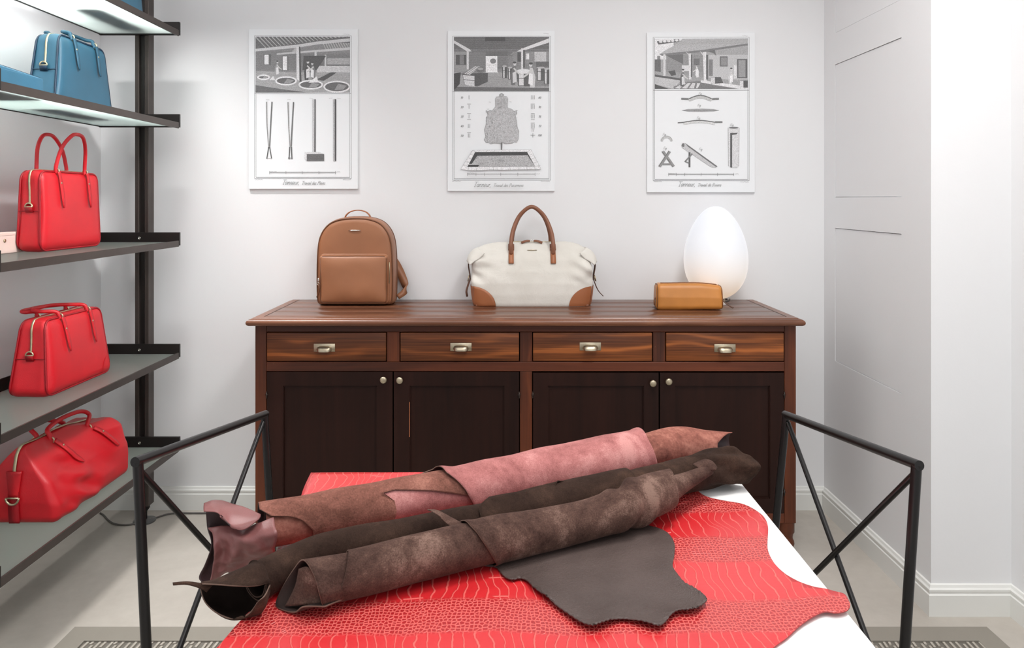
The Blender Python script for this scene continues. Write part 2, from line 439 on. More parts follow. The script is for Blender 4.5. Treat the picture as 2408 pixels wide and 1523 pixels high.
def croc():
    m, nt, b = nodes('red_crocodile_embossed_leather'); n = N(nt)
    tc = n.a('ShaderNodeTexCoord'); sx = n.a('ShaderNodeSeparateXYZ'); n.l(tc.outputs['Object'], sx.inputs[0])
    X, Y = sx.outputs[0], sx.outputs[1]
    w1 = n.noise(tc.outputs['Object'], 7, 2); w2 = n.noise(n.coord((1, 1, 1), rot=(0, 0, 1.1)), 16, 3)
    wx = n.math('ADD', n.math('MULTIPLY', n.math('SUBTRACT', w1, .5), .06), n.math('MULTIPLY', n.math('SUBTRACT', w2, .5), .012))
    Xw = n.math('ADD', X, wx)
    # rows follow the hide across the table, with a lazy wave
    wy = n.math('MULTIPLY', n.math('SUBTRACT', n.noise(n.coord((1, .4, 1)), 5, 3), .5), .055)
    Yw = n.math('ADD', n.math('ADD', Y, wy), n.math('MULTIPLY', X, -.02))
    def vor(kx, ky, rnd, xs, ys):
        c = n.a('ShaderNodeCombineXYZ'); n.l(n.math('MULTIPLY', xs, kx), c.inputs[0]); n.l(n.math('MULTIPLY', ys, ky), c.inputs[1])
        vo = n.a('ShaderNodeTexVoronoi'); vo.voronoi_dimensions = '2D'; vo.feature = 'DISTANCE_TO_EDGE'
        vo.inputs['Scale'].default_value = 1; vo.inputs['Randomness'].default_value = rnd; n.l(c.outputs[0], vo.inputs['Vector'])
        return vo.outputs['Distance']
    wig = n.noise(n.coord((22, 34, 1)), 1.0, 3); wig2 = n.noise(n.coord((9, 6, 1)), 1.0, 2)
    u = n.math('ADD', n.math('MULTIPLY', Xw, 60), n.math('MULTIPLY', wig, .55))
    u = n.math('ADD', u, n.math('MULTIPLY', wig2, 1.1))
    # plates stagger half way down each row
    jog = n.math('MULTIPLY', n.math('MULTIPLY', n.math('SINE', n.math('MULTIPLY', Yw, 60)), 2.2, False), n.math('SUBTRACT', n.noise(n.coord((14, 3, 1)), 1.0, 1), .5))
    u = n.math('ADD', u, jog)
    big = n.math('ABSOLUTE', n.math('SUBTRACT', n.math('FRACT', u), .5))
    fr_ = n.math('SUBTRACT', .5, big)
    # short cross joints where two plates meet
    cj = n.math('ABSOLUTE', n.math('SUBTRACT', n.math('FRACT', n.math('MULTIPLY', Yw, 17)), .5))
    cm = n.math('GREATER_THAN', n.noise(n.coord((20, 8, 1)), 1.0, 1), .68)
    cj = n.math('ADD', n.math('MULTIPLY', cj, 2.2), n.math('MULTIPLY', n.math('SUBTRACT', 1.0, cm), 1.0))
    big = n.math('MINIMUM', fr_, cj)
    small = vor(150, 120, .65, n.math('ADD', X, n.math('MULTIPLY', wx, .4)), n.math('ADD', Y, n.math('MULTIPLY', wy, .8)))
    # bands of plates and of small scales along the hide
    mr = n.a('ShaderNodeMapRange'); n.l(Yw, mr.inputs[0]); mr.inputs[1].default_value = .8; mr.inputs[2].default_value = 1.8
    def p(y): return (y-.8)
    k = [(0.0, 0), (p(1.0)-.012, 0), (p(1.0)+.0, 1), (p(1.106)-.006, 1), (p(1.106)+.006, 0), (p(1.1975)-.006, 0), (p(1.1975)+.006, 1), (p(1.327)-.006, 1),
         (p(1.327)+.006, 0), (p(1.418)-.006, 0), (p(1.418)+.006, 1), (p(1.528)-.006, 1), (p(1.528)+.006, 0), (p(1.622)-.006, 0), (p(1.622)+.006, 1)]
    band = n.ramp(mr.outputs[0], [(a, G(b_)) for a, b_ in k])
    lb = n.ramp(big, [(.045, G(0)), (.10, G(1))]); ls = n.ramp(small, [(.07, G(0)), (.22, G(1))])
    h = n.mix(band, ls, lb)
    fl = n.noise(n.coord((9, 160, 1)), 1, 2)
    plate = n.mix(n.noise(tc.outputs['Object'], 6, 3), lin((200, 26, 34)), lin((224, 46, 50)))
    plate = n.mix(n.math('MULTIPLY', n.math('SUBTRACT', 1.0, band), .75), plate, lin((158, 20, 26)))
    col = n.mix(h, lin((236, 104, 98)), plate)
    n.l(col, b.inputs['Base Color'])
    b.inputs['Roughness'].default_value = .34; b.inputs['Specular IOR Level'].default_value = .5
    n.l(n.math('MULTIPLY', h, .75), b.inputs['Coat Weight']); b.inputs['Coat Roughness'].default_value = .36
    hh = n.math('ADD', n.math('MULTIPLY', h, -1.0), n.math('MULTIPLY', fl, .15))
    n.bump(hh, .55, .0024, b)
    return m
M['croc'] = croc()
M['croc_edge'] = plain('red_hide_raw_edge', (150, 60, 60), .8)
def egg():
    m, nt, b = nodes('glowing_egg_glass'); n = N(nt)
    tc = n.a('ShaderNodeTexCoord'); s = n.a('ShaderNodeSeparateXYZ'); n.l(tc.outputs['Object'], s.inputs[0])
    f = n.math('MULTIPLY', s.outputs[2], 2.4, True)
    b.inputs['Base Color'].default_value = G(.55); b.inputs['Roughness'].default_value = .3
    n.l(n.ramp(f, [(.05, (1, .74, .50, 1)), (.3, (.92, .80, .70, 1)), (.6, (.72, .74, .80, 1)), (.9, (.66, .70, .80, 1))]), b.inputs['Emission Color'])
    b.inputs['Emission Strength'].default_value = .5
    return m
M['egg'] = egg()
M['lamp_white'] = plain('white_lamp_base', (235, 236, 238), .3, var=.01)

# ------------------------------------------------------------------ the room
YB, XL, XR, YR, XR2 = 3.316, -1.872, 1.445, 2.475, 1.72
def struct(o):
    o['kind'] = 'structure'; return o
struct(obj('floor', bx(-1.97, 1.82, -2.2, 3.42, -.1, 0), M['floor'], smooth_=False))
struct(obj('ceiling', bx(-1.97, 1.82, -2.2, 3.42, 3.3, 3.4), M['ceiling'], smooth_=False))
struct(obj('wall_back', bx(-1.97, XR+.02, YB, YB+.1, 0, 3.3), M['wall'], smooth_=False))
struct(obj('wall_left', bx(-1.97, XL, -2.2, YB, 0, 3.3), M['wall'], smooth_=False))
# right wall: a boxed pier with shallow recessed panels, then the wall towards the camera
PY0, PY1 = 2.662, 3.205
PZS = [(.703, 1.292), (1.428, 2.016), (2.155, 2.75)]
bm = BM()
box(bm, XR, XR2, YR, PY0, 0, 3.3); box(bm, XR, XR2, PY1, YB+.02, 0, 3.3)
zs = [0]+[z for a in PZS for z in a]+[3.3]
for i in range(0, len(zs), 2): box(bm, XR, XR2, PY0, PY1, zs[i], zs[i+1])
wr = struct(obj('wall_right', bm, M['wall'], smooth_=False))
for a, b_ in PZS:
    obj('wall_panel', bx(XR+.0025, XR+.06, PY0+.0022, PY1-.0022, a+.0022, b_-.0022), M['wall'], wr, smooth_=False)
struct(obj('wall_front', bx(XR2, XR2+.1, -2.2, YR, 0, 3.3), M['wall'], smooth_=False))
def skirting(name, path):
    prof = [(0, 0), (.016, 0), (.016, .072), (.0125, .075), (.0125, .081), (.014, .084), (.014, .090), (.009, .095), (.006, .103), (0, .105)]
    bm = BM(); rings = []
    for i, p in enumerate(path):
        p = Vector((p[0], p[1], 0))
        d0 = (Vector(path[i])-Vector(path[i-1])).normalized() if i else None
        d1 = (Vector(path[i+1])-Vector(path[i])).normalized() if i+1 < len(path) else None
        n0 = Vector((d0.y, -d0.x)) if d0 else None; n1 = Vector((d1.y, -d1.x)) if d1 else None
        if n0 and n1:
            mv = (n0+n1).normalized(); mv = mv/max(.2, mv.dot(n0))
        else: mv = n0 or n1
        rings.append([bm.verts.new(p+Vector((mv.x, mv.y, 0))*a+Vector((0, 0, z))) for a, z in prof])
    for A, B in zip(rings, rings[1:]):
        for k in range(len(prof)-1): bm.faces.new((A[k], A[k+1], B[k+1], B[k]))
    bm.faces.new(rings[0]); bm.faces.new(rings[-1][::-1])
    return struct(obj(name, bm, M['trim'], smooth_=False))
skirting('baseboard_left', [(XL, -2.0), (XL, YB-.0002)])
skirting('baseboard_back', [(XL+.016, YB), (XR-.0005, YB)])
skirting('baseboard_right', [(XR, YB-.0165), (XR, YR), (XR2, YR), (XR2, -2.0)])

# ------------------------------------------------------------------ sideboard
YF = 2.82
sb = thing('sideboard', 'long dark-stained wooden sideboard with four drawers above four panelled doors against the back wall', 'sideboard', (.065, 3.05, 0))
def ux(u, Y=YF): return (u-U0)/F*Y
def vz(v, Y=YF): return CAMZ-(v-V0)/F*Y
XA, XBr = ux(600), ux(1872)
# worktop: planks with a rounded nosing
tx0, tx1, ty0, ty1, tz0, tz1 = ux(577, 2.775), ux(1895, 2.775), 2.775, YB-.004, .931, .960
ny = 4
for k in range(ny):
    a, b_ = lerp(ty0+.055, ty1, k/ny), lerp(ty0+.055, ty1, (k+1)/ny)
    obj('top_plank', bx(tx0+.05, tx1-.05, a+.0004, b_-.0004, tz0+.004, tz1, .0012, 1), M['top_wood'], sb, True)
def nose(y0, sgn, ax):
    pr = [(0, tz0)]+[(.0, tz0)]
    c = (tz0+tz1)/2-.002; r = (tz1-tz0)/2
    pr = []
    for k in range(9):
        a = -PI/2+PI*k/8
        pr.append((-.5*r-math.cos(a)*r*.9+.5*r, c+math.sin(a)*(r-.001)))
    return pr
def edging(name, p0, p1, out):
    """worktop edge from p0 to p1 with rounded nose towards 'out', mitred ends"""
    bm = BM(); d = (Vector(p1)-Vector(p0)).normalized(); o_ = Vector(out)
    c = (tz0+tz1)/2-.001; r = (tz1-tz0)/2-.001
    prof = [(.055, tz1), (.022, tz1), (.020, tz1-.0025), (.017, tz1-.0025)]
    prof += [(.013-math.cos(-PI/2+PI*k/8+PI*0)*.013+0*k, c-.001+math.sin(PI/2-PI*k/8)*r*.93) for k in range(9)]
    prof += [(.055, tz0)]
    A = []; B = []
    for w_, z in prof:
        A.append(bm.verts.new(Vector(p0)-o_*w_+d*w_*edging.m0+Vector((0, 0, z))))
        B.append(bm.verts.new(Vector(p1)-o_*w_-d*w_*edging.m1+Vector((0, 0, z))))
    n_ = len(prof)
    for k in range(n_): bm.faces.new((A[k], A[(k+1) % n_], B[(k+1) % n_], B[k]))
    bm.faces.new(A[::-1]); bm.faces.new(B)
    return obj(name, bm, M['edge_wood'], sb, True, angle=40)
edging.m0, edging.m1 = 1, 1
edging('top_edge', (tx0, ty0, 0), (tx1, ty0, 0), (0, -1, 0))
edging.m0, edging.m1 = 0, 1
edging('top_edge', (tx0, ty1, 0), (tx0, ty0, 0), (-1, 0, 0))
edging.m0, edging.m1 = 1, 0
edging('top_edge', (tx1, ty0, 0), (tx1, ty1, 0), (1, 0, 0))
YBK = YB-.02
ZB = .155
# carcass
obj('back_board', bx(XA+.01, XBr-.01, YBK-.012, YBK, ZB, tz0), M['carcass_wood'], sb, True, smooth_=False)
obj('bottom_board', bx(XA+.02, XBr-.02, YF+.02, YBK-.013, ZB+.005, ZB+.03), M['carcass_wood'], sb, True, smooth_=False)
for x0, x1 in ((XA, ux(626)), (ux(1845), XBr)):
    obj('post', bx(x0, x1, YF, YF+.05, ZB, tz0, .002, 1), M['frame_wood'], sb, True, smooth_=False)
    xs0, xs1 = (x0, x0+.022) if x0 < 0 else (x1-.022, x1)
    obj('side_panel', bx(xs0, xs1, YF+.051, YBK, ZB, tz0), M['frame_wood'], sb, True, smooth_=False)
    # rear post and stepped turned feet
    for yy in (YF+.03, YBK-.03):
        cxx = (x0+x1)/2-(.004 if x0 > 0 else -.004)
        bm = BM()
        lathe(bm, [(.030, ZB), (.030, ZB-.042), (.026, ZB-.047), (.0235, ZB-.062), (.024, ZB-.068), (.028, ZB-.076), (.030, ZB-.088), (.026, ZB-.100), (.020, .02), (.018, 0)], 20, (cxx, yy, 0))
        obj('foot', bm, M['frame_wood'], sb, True, angle=40)
zr = [(tz0, vz(780)), (vz(851), vz(873)), (vz(1207), ZB)]
for z1, z0 in zr:
    obj('rail', bx(ux(626)+.0005, ux(1845)-.0005, YF+.001, YF+.045, z0, z1, .0015, 1), M['rail_wood'], sb, True, smooth_=False)
for (a, b_) in ((909, 940), (1222, 1252), (1535, 1565)):
    obj('divider', bx(ux(a)+.001, ux(b_)-.001, YF+.0015, YF+.045, vz(851)+.0005, vz(780)-.0005, .0015, 1), M['frame_wood'], sb, True, smooth_=False)
obj('divider', bx(ux(1222)+.001, ux(1252)-.001, YF+.0012, YF+.045, vz(1207)+.0005, vz(873)-.0005, .0015, 1), M['frame_wood'], sb, True, smooth_=False)
def cup_pull(u, v, parent):
    bm = BM(); y = YF-.0005
    w_, h_ = .0415, .0155
    box(bm, -w_, w_, -.0016, 0, -h_, h_, .0006, 1)
    # hood: a quarter-ellipsoid bulge open below
    rows = []
    for i in range(9):
        a = i/8*PI/2
        row = []
        for j in range(17):
            t = -1+2*j/16
            ww = .031*(1-.12*(1-math.cos(a)))
            e = (1-abs(t)**4)**.5
            yy = -.0016-.021*math.sin(a)*e
            zz = -.0135+.020*math.cos(a)*(.35+.65*e) if i < 8 else -.0135
            row.append(Vector((t*ww, yy, zz)))
        rows.append(row)
    bm2 = grid_mesh(rows)
    me = bpy.data.meshes.new('t'); bm2.to_mesh(me); bm2.free(); bm.from_mesh(me)
    o = obj('cup_handle', bm, M['pewter'], parent, angle=50, label='pewter cup handle')
    c = Vector((ux(u), y, vz(v))); o.location = c-WLOC[parent.name]
    for sx in (-1, 1):
        for sz in (-1, 1):
            pass
    return o
for i, (a, b_, hu, hv) in enumerate(((626, 909, 763, 817), (940, 1222, 1084, 815), (1252, 1535, 1388, 814), (1565, 1845, 1704.5, 818))):
    d = obj('drawer', bx(ux(a)+.0025, ux(b_)-.0025, YF+.0005, YF+.30, vz(850)+.002, vz(781)-.002, .0022, 2), M['drawer_wood'], sb, True, angle=40)
    cup_pull(hu, hv, d)
def knob(u, v, parent):
    c = Vector((ux(u), YF-.0005, vz(v)))
    bm = lathe(BM(), [(.006, 0), (.006, .008), (.0125, .012), (.0135, .016), (.012, .0195), (.007, .0215), (.001, .022)], 20, c, '-Y')
    obj('knob', bm, M['brass'], parent, True, label='dull brass knob')
DZ0 = vz(1206)
for i, (a, b_, pu0, pu1, top, ku, kv, hingeu) in enumerate(((627, 923.5, 665, 886, 874, 903, 891, 627.5), (925.5, 1221, 963, 1186, 874, 941, 892, 1221),
                                                  (1253, 1549.5, 1289, 1514, 876.5, 1534, 899, 1253), (1551.5, 1844, 1588, 1811, 876.5, 1571, 895, 1844))):
    x0, x1, z1 = ux(a)+.001, ux(b_)-.001, vz(top)
    px0, px1, pz0, pz1 = ux(pu0), ux(pu1), vz(1172), vz(907)
    bm = BM()
    y0, y1 = YF+.0003, YF+.022
    box(bm, x0, px0, y0, y1, DZ0, z1); box(bm, px1, x1, y0, y1, DZ0, z1)
    box(bm, px0, px1, y0, y1, DZ0, pz0); box(bm, px0, px1, y0, y1, pz1, z1)
    d = obj('door', bm, M['door_wood'], sb, True, smooth_=False)
    obj('door_panel', bx(px0-.002, px1+.002, YF+.0095, YF+.018, pz0-.002, pz1+.002), M['door_wood'], d, True, smooth_=False)
    # thin worn bead round the panel
    bm = BM()
    for (xa, xb, za, zb_) in ((px0, px0+.0035, pz0, pz1), (px1-.0035, px1, pz0, pz1), (px0, px1, pz0, pz0+.0035), (px0, px1, pz1-.0035, pz1)):
        prism(bm, [(xa, za), (xb, za), (xb, zb_), (xa, zb_)], 'Y', YF+.004, YF+.0095)
    obj('panel_bead', bm, M['door_wood'], d, True, smooth_=False)
    if i == 1:
        obj('worn_edge', bx(px0-.001, px0+.0008, YF-.0004, YF+.002, vz(1027), vz(945)), plain('bare_wood', (196, 120, 78), .6), d, True, smooth_=False, label='strip of bare wood where the varnish is chipped')
    knob(ku, kv, d)
    for hv in (929, 1157):
        c = Vector((ux(hingeu), YF-.003, vz(hv)))
        bm = BM(); cyl(bm, c-Vector((0, 0, .011)), c+Vector((0, 0, .011)), .0028, 8); box(bm, c.x-.006, c.x+.006, c.y, c.y+.003, c.z+.0005, c.z+.003)
        lathe(bm, [(.0012, .0), (.0034, .0015), (.0012, .004)], 8, c+Vector((0, 0, .011)))
        obj('hinge', bm, M['iron'], d, True)

# ------------------------------------------------------------------ posters
GLY = {  # single-stroke copperplate letters: polylines in units of cap height, then advance
 'T': ([[(0, 1), (.75, 1)], [(.38, 1), (.3, 0)], [(.18, 0), (.44, 0)]], .62),
 'P': ([[(.15, 0), (.2, 1), (.5, 1), (.62, .8), (.5, .55), (.2, .5)], [(.0, 0), (.3, 0)]], .66),
 'R': ([[(.15, 0), (.2, 1), (.5, 1), (.62, .8), (.5, .56), (.2, .52)], [(.36, .52), (.66, 0)], [(.0, 0), (.3, 0)]], .72),
 'a': ([[(.42, .45), (.25, .55), (.06, .35), (.08, .08), (.22, 0), (.4, .2), (.43, .55), (.42, .08), (.54, .04)]], .52),
 'n': ([[(.05, .52), (.1, .5), (.1, 0)], [(.1, .35), (.28, .55), (.38, .48), (.38, .05), (.5, .04)]], .5),
 'e': ([[(.06, .28), (.38, .32), (.36, .5), (.22, .56), (.06, .35), (.08, .08), (.24, 0), (.42, .12)]], .45),
 'u': ([[(.05, .52), (.1, .5), (.1, .1), (.22, 0), (.38, .2), (.4, .54), (.4, .06), (.52, .04)]], .52),
 'r': ([[(.05, .52), (.1, .5), (.1, 0)], [(.1, .35), (.24, .54), (.36, .5)]], .36),
 'v': ([[(.05, .53), (.2, 0), (.42, .5), (.36, .55)]], .44),
 'i': ([[(.1, .54), (.1, .06), (.2, .02)], [(.1, .72), (.12, .76)]], .22),
 'l': ([[(.12, 1), (.1, .06), (.2, .02)]], .24),
 'd': ([[(.4, .45), (.24, .55), (.06, .33), (.08, .08), (.22, 0), (.4, .2)], [(.46, 1), (.42, .06), (.52, .04)]], .52),
 's': ([[(.36, .48), (.22, .56), (.1, .44), (.32, .2), (.22, 0), (.04, .08)]], .4),
 'm': ([[(.05, .52), (.1, .5), (.1, 0)], [(.1, .35), (.25, .55), (.34, .48), (.34, 0)], [(.34, .35), (.5, .55), (.6, .48), (.6, .04), (.7, .04)]], .72),
 ',': ([[(.08, .05), (.1, -.05), (.03, -.18)]], .3), ' ': ([], .32), '.': ([[(.05, 0), (.08, .04)]], .2),
 '0': ([[(.2, .62), (.05, .4), (.05, .2), (.2, 0), (.36, .2), (.36, .4), (.2, .62)]], .46),
 '1': ([[(.08, .5), (.18, .62), (.16, 0)]], .32),
 '3': ([[(.06, .55), (.22, .64), (.34, .5), (.16, .34), (.34, .18), (.2, 0), (.02, .05)]], .44),
 '4': ([[(.26, 0), (.3, .64), (.02, .2), (.4, .2)]], .46),
 '5': ([[(.38, .64), (.12, .62), (.08, .36), (.3, .36), (.34, .14), (.18, 0), (.02, .05)]], .44),
 '6': ([[(.34, .64), (.1, .36), (.06, .14), (.2, 0), (.34, .16), (.24, .34), (.08, .22)]], .44),
 '7': ([[(.04, .62), (.38, .62), (.14, 0)]], .42),
 'F': ([[(.1, 0), (.16, 1)], [(.16, 1), (.6, 1)], [(.12, .52), (.44, .52)]], .56),
 'g': ([[(.4, .45), (.24, .55), (.06, .35), (.08, .1), (.22, 0), (.4, .2), (.42, .54), (.36, -.25), (.2, -.35), (.04, -.22)]], .5),
}
class Print:
    """flat ink shapes on a board, in the pixel grid of a drawing; later shapes lie a hair in front of earlier ones"""
    def __init__(s, ox, oy, y):
        s.ox, s.oy, s.y = ox, oy, y; s.bm = BM(); s.lay = s.bm.loops.layers.float_color.new('tone'); s.n = 0
        s.k = 3.6276
    xmax = 1e9
    def w(s, x, y):
        x = min(x, s.xmax)
        return P(s.ox+x/s.k, s.oy+y/s.k, YB).xz
    def poly(s, pts, g):
        y = s.y-.0004-s.n*.000012; s.n += 1
        vs = []
        for p in pts:
            q = s.w(*p); vs.append(s.bm.verts.new((q[0], y, q[1])))
        try: f = s.bm.faces.new(vs)
        except ValueError: return
        g = 40+g*.82; t = (g/255)**2.2
        for lp in f.loops: lp[s.lay] = (t, t, t*1.02, 1)
    def rect(s, x0, y0, x1, y1, g): s.poly([(x0, y0), (x1, y0), (x1, y1), (x0, y1)], g)
    def line(s, pts, wd, g, w2=None):
        y = s.y-.0004-s.n*.000012; s.n += 1
        g = 40+g*.82; t = (g/255)**2.2; w2 = wd if w2 is None else w2; N_ = len(pts)
        L = []; Rr = []
        for i, p in enumerate(pts):
            a = Vector(pts[max(0, i-1)]); b_ = Vector(pts[min(N_-1, i+1)]); d = b_-a
            if d.length < 1e-6: d = Vector((1, 0))
            d.normalize(); nv = Vector((-d.y, d.x))*lerp(wd, w2, i/max(1, N_-1))/2
            for LL, q in ((L, Vector(p)+nv), (Rr, Vector(p)-nv)):
                z = s.w(q.x, q.y); LL.append(s.bm.verts.new((z[0], y, z[1])))
        for i in range(N_-1):
            f = s.bm.faces.new((L[i], L[i+1], Rr[i+1], Rr[i]))
            for lp in f.loops: lp[s.lay] = (t, t, t, 1)
    def ell(s, cx, cy, rx, ry, g, n=28, a0=0, a1=2*PI): s.poly([(cx+rx*math.cos(lerp(a0, a1, k/n)), cy+ry*math.sin(lerp(a0, a1, k/n))) for k in range(n)], g)
    def ring(s, cx, cy, rx, ry, wd, g, n=32): s.line([(cx+rx*math.cos(2*PI*k/n), cy+ry*math.sin(2*PI*k/n)) for k in range(n+1)], wd, g)
    def hatch(s, x0, y0, x1, y1, step, g, wd=2, slope=0, jit=1.5):
        y = y0
        while y < y1:
            s.line([(x0, y+random.uniform(-jit, jit)), ((x0+x1)/2, y+slope*.5+random.uniform(-jit, jit)), (x1, y+slope+random.uniform(-jit, jit))], wd, g); y += step
    def text(s, x, y, h, txt, g=60, wd=3.0, slant=.32, sp=1.0):
        for ch in txt:
            st, adv = GLY.get(ch, ([], .4))
            for pl in st:
                pts = [(x+(px+py*slant)*h, y-py*h) for px, py in pl]
                if len(pts) > 2: pts = [(q.x, q.y) for q in crom([Vector((a, b_, 0)) for a, b_ in pts], 3)]
                s.line(pts, wd, g)
            x += adv*h*sp
        return x
    def scrib(s, x0, x1, y, g=150, amp=3, wd=2):
        n = max(4, int((x1-x0)/5)); s.line([(lerp(x0, x1, k/n), y+amp*random.uniform(-1, 1)) for k in range(n+1)], wd, g)
    def man(s, x, y, h, apron=235, coat=70, flip=1):
        """a small engraved worker in a long apron, bending to the work"""
        s.poly([(x-h*.10*flip, y), (x-h*.13*flip, y-h*.42), (x-h*.02*flip, y-h*.78), (x+h*.10*flip, y-h*.80), (x+h*.12*flip, y-h*.42), (x+h*.08*flip, y)], coat)
        s.poly([(x-h*.02*flip, y-h*.08), (x-h*.03*flip, y-h*.52), (x+h*.12*flip, y-h*.60), (x+h*.15*flip, y-h*.15)], apron)
        s.line([(x+h*.02, y-h*.72), (x+h*.2*flip, y-h*.52), (x+h*.34*flip, y-h*.42)], h*.07, 200)
        s.ell(x+h*.06*flip, y-h*.90, h*.065, h*.085, 205, 12); s.ell(x+h*.05*flip, y-h*.955, h*.075, h*.045, 60, 12)
    def scale(s, x0, x1, y, ticks):
        s.line([(x0, y), (x1, y)], 4, 110); s.line([(x0, y-5), (x1, y-5)], 2, 150)
        for t in ticks: s.line([(t, y-12), (t, y+14)], 3, 110)
        s.scrib(x1+6, x1+40, y-4, 120); s.scrib(x0, x0+60, y-8, 130)
    def border(s, x0, y0, x1, y1, ymid):
        for d in (0, 12):
            s.line([(x0+d, y0+d*.6), (x0+d, y1-d)], 3, 120); s.line([(x1-d, y0+d*.6), (x1-d, y1-d)], 3, 130)
            s.line([(x0+d, y1-d), (x1-d, y1-d)], 3.4, 90)
        s.line([(x0, y0), (x1, y0)], 2.5, 165); s.line([(x0, ymid), (x1, ymid)], 3, 120)
    def done(s, parent):
        me = bpy.data.meshes.new('print'); s.bm.to_mesh(me); s.bm.free()
        return obj_me('print', me, M['ink'], parent, True, smooth_=False)
YP = YB-.012
def board(label, u0, v0, u1, v1):
    a, b_ = P(u0, v1, YB-.006), P(u1, v0, YB-.006)
    t = thing('poster', label, 'poster', ((a.x+b_.x)/2, YB-.004, a.z), group='engraved trade posters on the back wall')
    obj('board', bx(a.x, b_.x, YP, YB-.0005, a.z, b_.z, .0006, 1), M['paper'], t, True, smooth_=False)
    return t
t = board('leftmost poster, engraved workshop with round pits above tongs and a mallet', 586, 69, 842, 444)
q = Print(570, 50, YP)
q.border(112, 128, 934, 1342, 622)
q.xmax = 922; q.rect(120, 136, 922, 610, 128)
q.poly([(120, 136), (922, 136), (922, 190), (640, 196), (120, 250)], 92)
for k in range(24): # ceiling beams
    x = 120+k*35
    q.line([(x, 138), (lerp(x, 640, .10)+38, 232-k*4.5)], 9, 178, 5)
for k in range(12): q.line([(690+k*22, 182+k*1), (720+k*21, 246-k*2)], 8, 184, 5)
q.poly([(120, 240), (470, 205), (640, 178), (922, 150), (922, 178), (640, 204), (470, 232), (120, 262)], 205)
q.poly([(500, 262), (922, 226), (922, 250), (500, 276)], 200)
q.hatch(124, 268, 466, 430, 9, 108, 2.5, -6); q.rect(190, 286, 252, 376, 92); q.rect(196, 290, 232, 372, 236)
q.rect(345, 296, 400, 424, 100); q.rect(352, 304, 388, 420, 236); q.poly([(300, 278), (470, 262), (470, 280), (300, 292)], 190)
q.hatch(500, 290, 922, 376, 8, 112, 2.5, -4); q.rect(730, 320, 922, 372, 165); q.line([(640, 376), (922, 384)], 5, 70); q.rect(640, 384, 922, 440, 200)
q.poly([(120, 430), (470, 440), (922, 440), (922, 610), (120, 610)], 158)
q.hatch(122, 442, 920, 606, 11, 138, 2, 5)
q.poly([(120, 548), (360, 585), (560, 610), (120, 610)], 84)
for cx, cy, rx, ry in ((190, 482, 46, 15), (380, 512, 84, 30), (590, 545, 96, 32), (812, 562, 106, 42)):
    q.ell(cx, cy, rx+9, ry+9, 232); q.ell(cx, cy, rx-6, ry-4, 84); q.poly([(cx+rx*.1, cy-ry*.6), (cx+rx*.8, cy-ry*.2), (cx+rx*.5, cy+ry*.6), (cx-.2*rx, cy+ry*.7)], 138)
q.poly([(468, 222), (498, 222), (502, 520), (470, 500)], 222); q.poly([(490, 222), (500, 222), (512, 520), (494, 520)], 66)
q.poly([(468, 222), (430, 260), (468, 275)], 178); q.rect(622, 264, 640, 380, 214); q.rect(708, 290, 722, 390, 206)
q.poly([(530, 300), (720, 300), (640, 420), (520, 420)], 70)
q.man(300, 470, 130, 225, 150, 1); q.man(556, 505, 170, 230, 60, 1); q.man(612, 500, 150, 240, 110, -1)
q.poly([(640, 500), (760, 440), (812, 440), (700, 512)], 62); q.poly([(570, 528), (640, 474), (656, 526)], 236); q.poly([(240, 505), (270, 470), (290, 508)], 220)
q.xmax = 1e9
for x, yt in ((215, 690), (398, 692)):
    dx = 46
    q.line([(x, yt), (x+6, 900), (x+18, 1070)], 11, 96, 9); q.line([(x+dx, yt), (x+dx-12, 900), (x+26, 1070)], 11, 84, 9)
    q.line([(x+3, yt), (x+9, 900), (x+20, 1070)], 4, 200)
    if x < 300:
        q.line([(x+18, 1072), (x+2, 1172), (x+42, 1170), (x+26, 1072)], 8, 50)
    else:
        q.line([(x+14, 1072), (x+8, 1168)], 9, 70); q.line([(x+28, 1072), (x+32, 1168)], 9, 70); q.ell(x+8, 1168, 9, 8, 110); q.ell(x+30, 1168, 9, 8, 110)
q.rect(604, 668, 630, 1126, 190); q.poly([(622, 668), (632, 668), (632, 1126), (620, 1126)], 58)
q.poly([(536, 1118), (660, 1116), (704, 1132), (556, 1136)], 205); q.poly([(536, 1118), (556, 1136), (556, 1192), (538, 1172)], 220); q.rect(556, 1134, 704, 1192, 92); q.hatch(558, 1140, 702, 1190, 8, 60, 3)
q.rect(780, 668, 800, 1192, 176); q.rect(794, 668, 806, 1192, 44)
for x in (210, 390, 580, 745, 815): q.scrib(x, x+30, 660 if x > 500 else 672, 165)
q.scale(240, 802, 1290, (240, 380, 518, 660, 800))
q.scrib(114, 184, 1350, 90); q.scrib(862, 932, 1350, 90); q.scrib(868, 920, 116, 175)
x = q.text(345, 1392, 40, 'Tanneur,', 90, 2.7); q.text(x+16, 1392, 27, 'Travail des Pleins', 120, 2.6)
q.done(t)

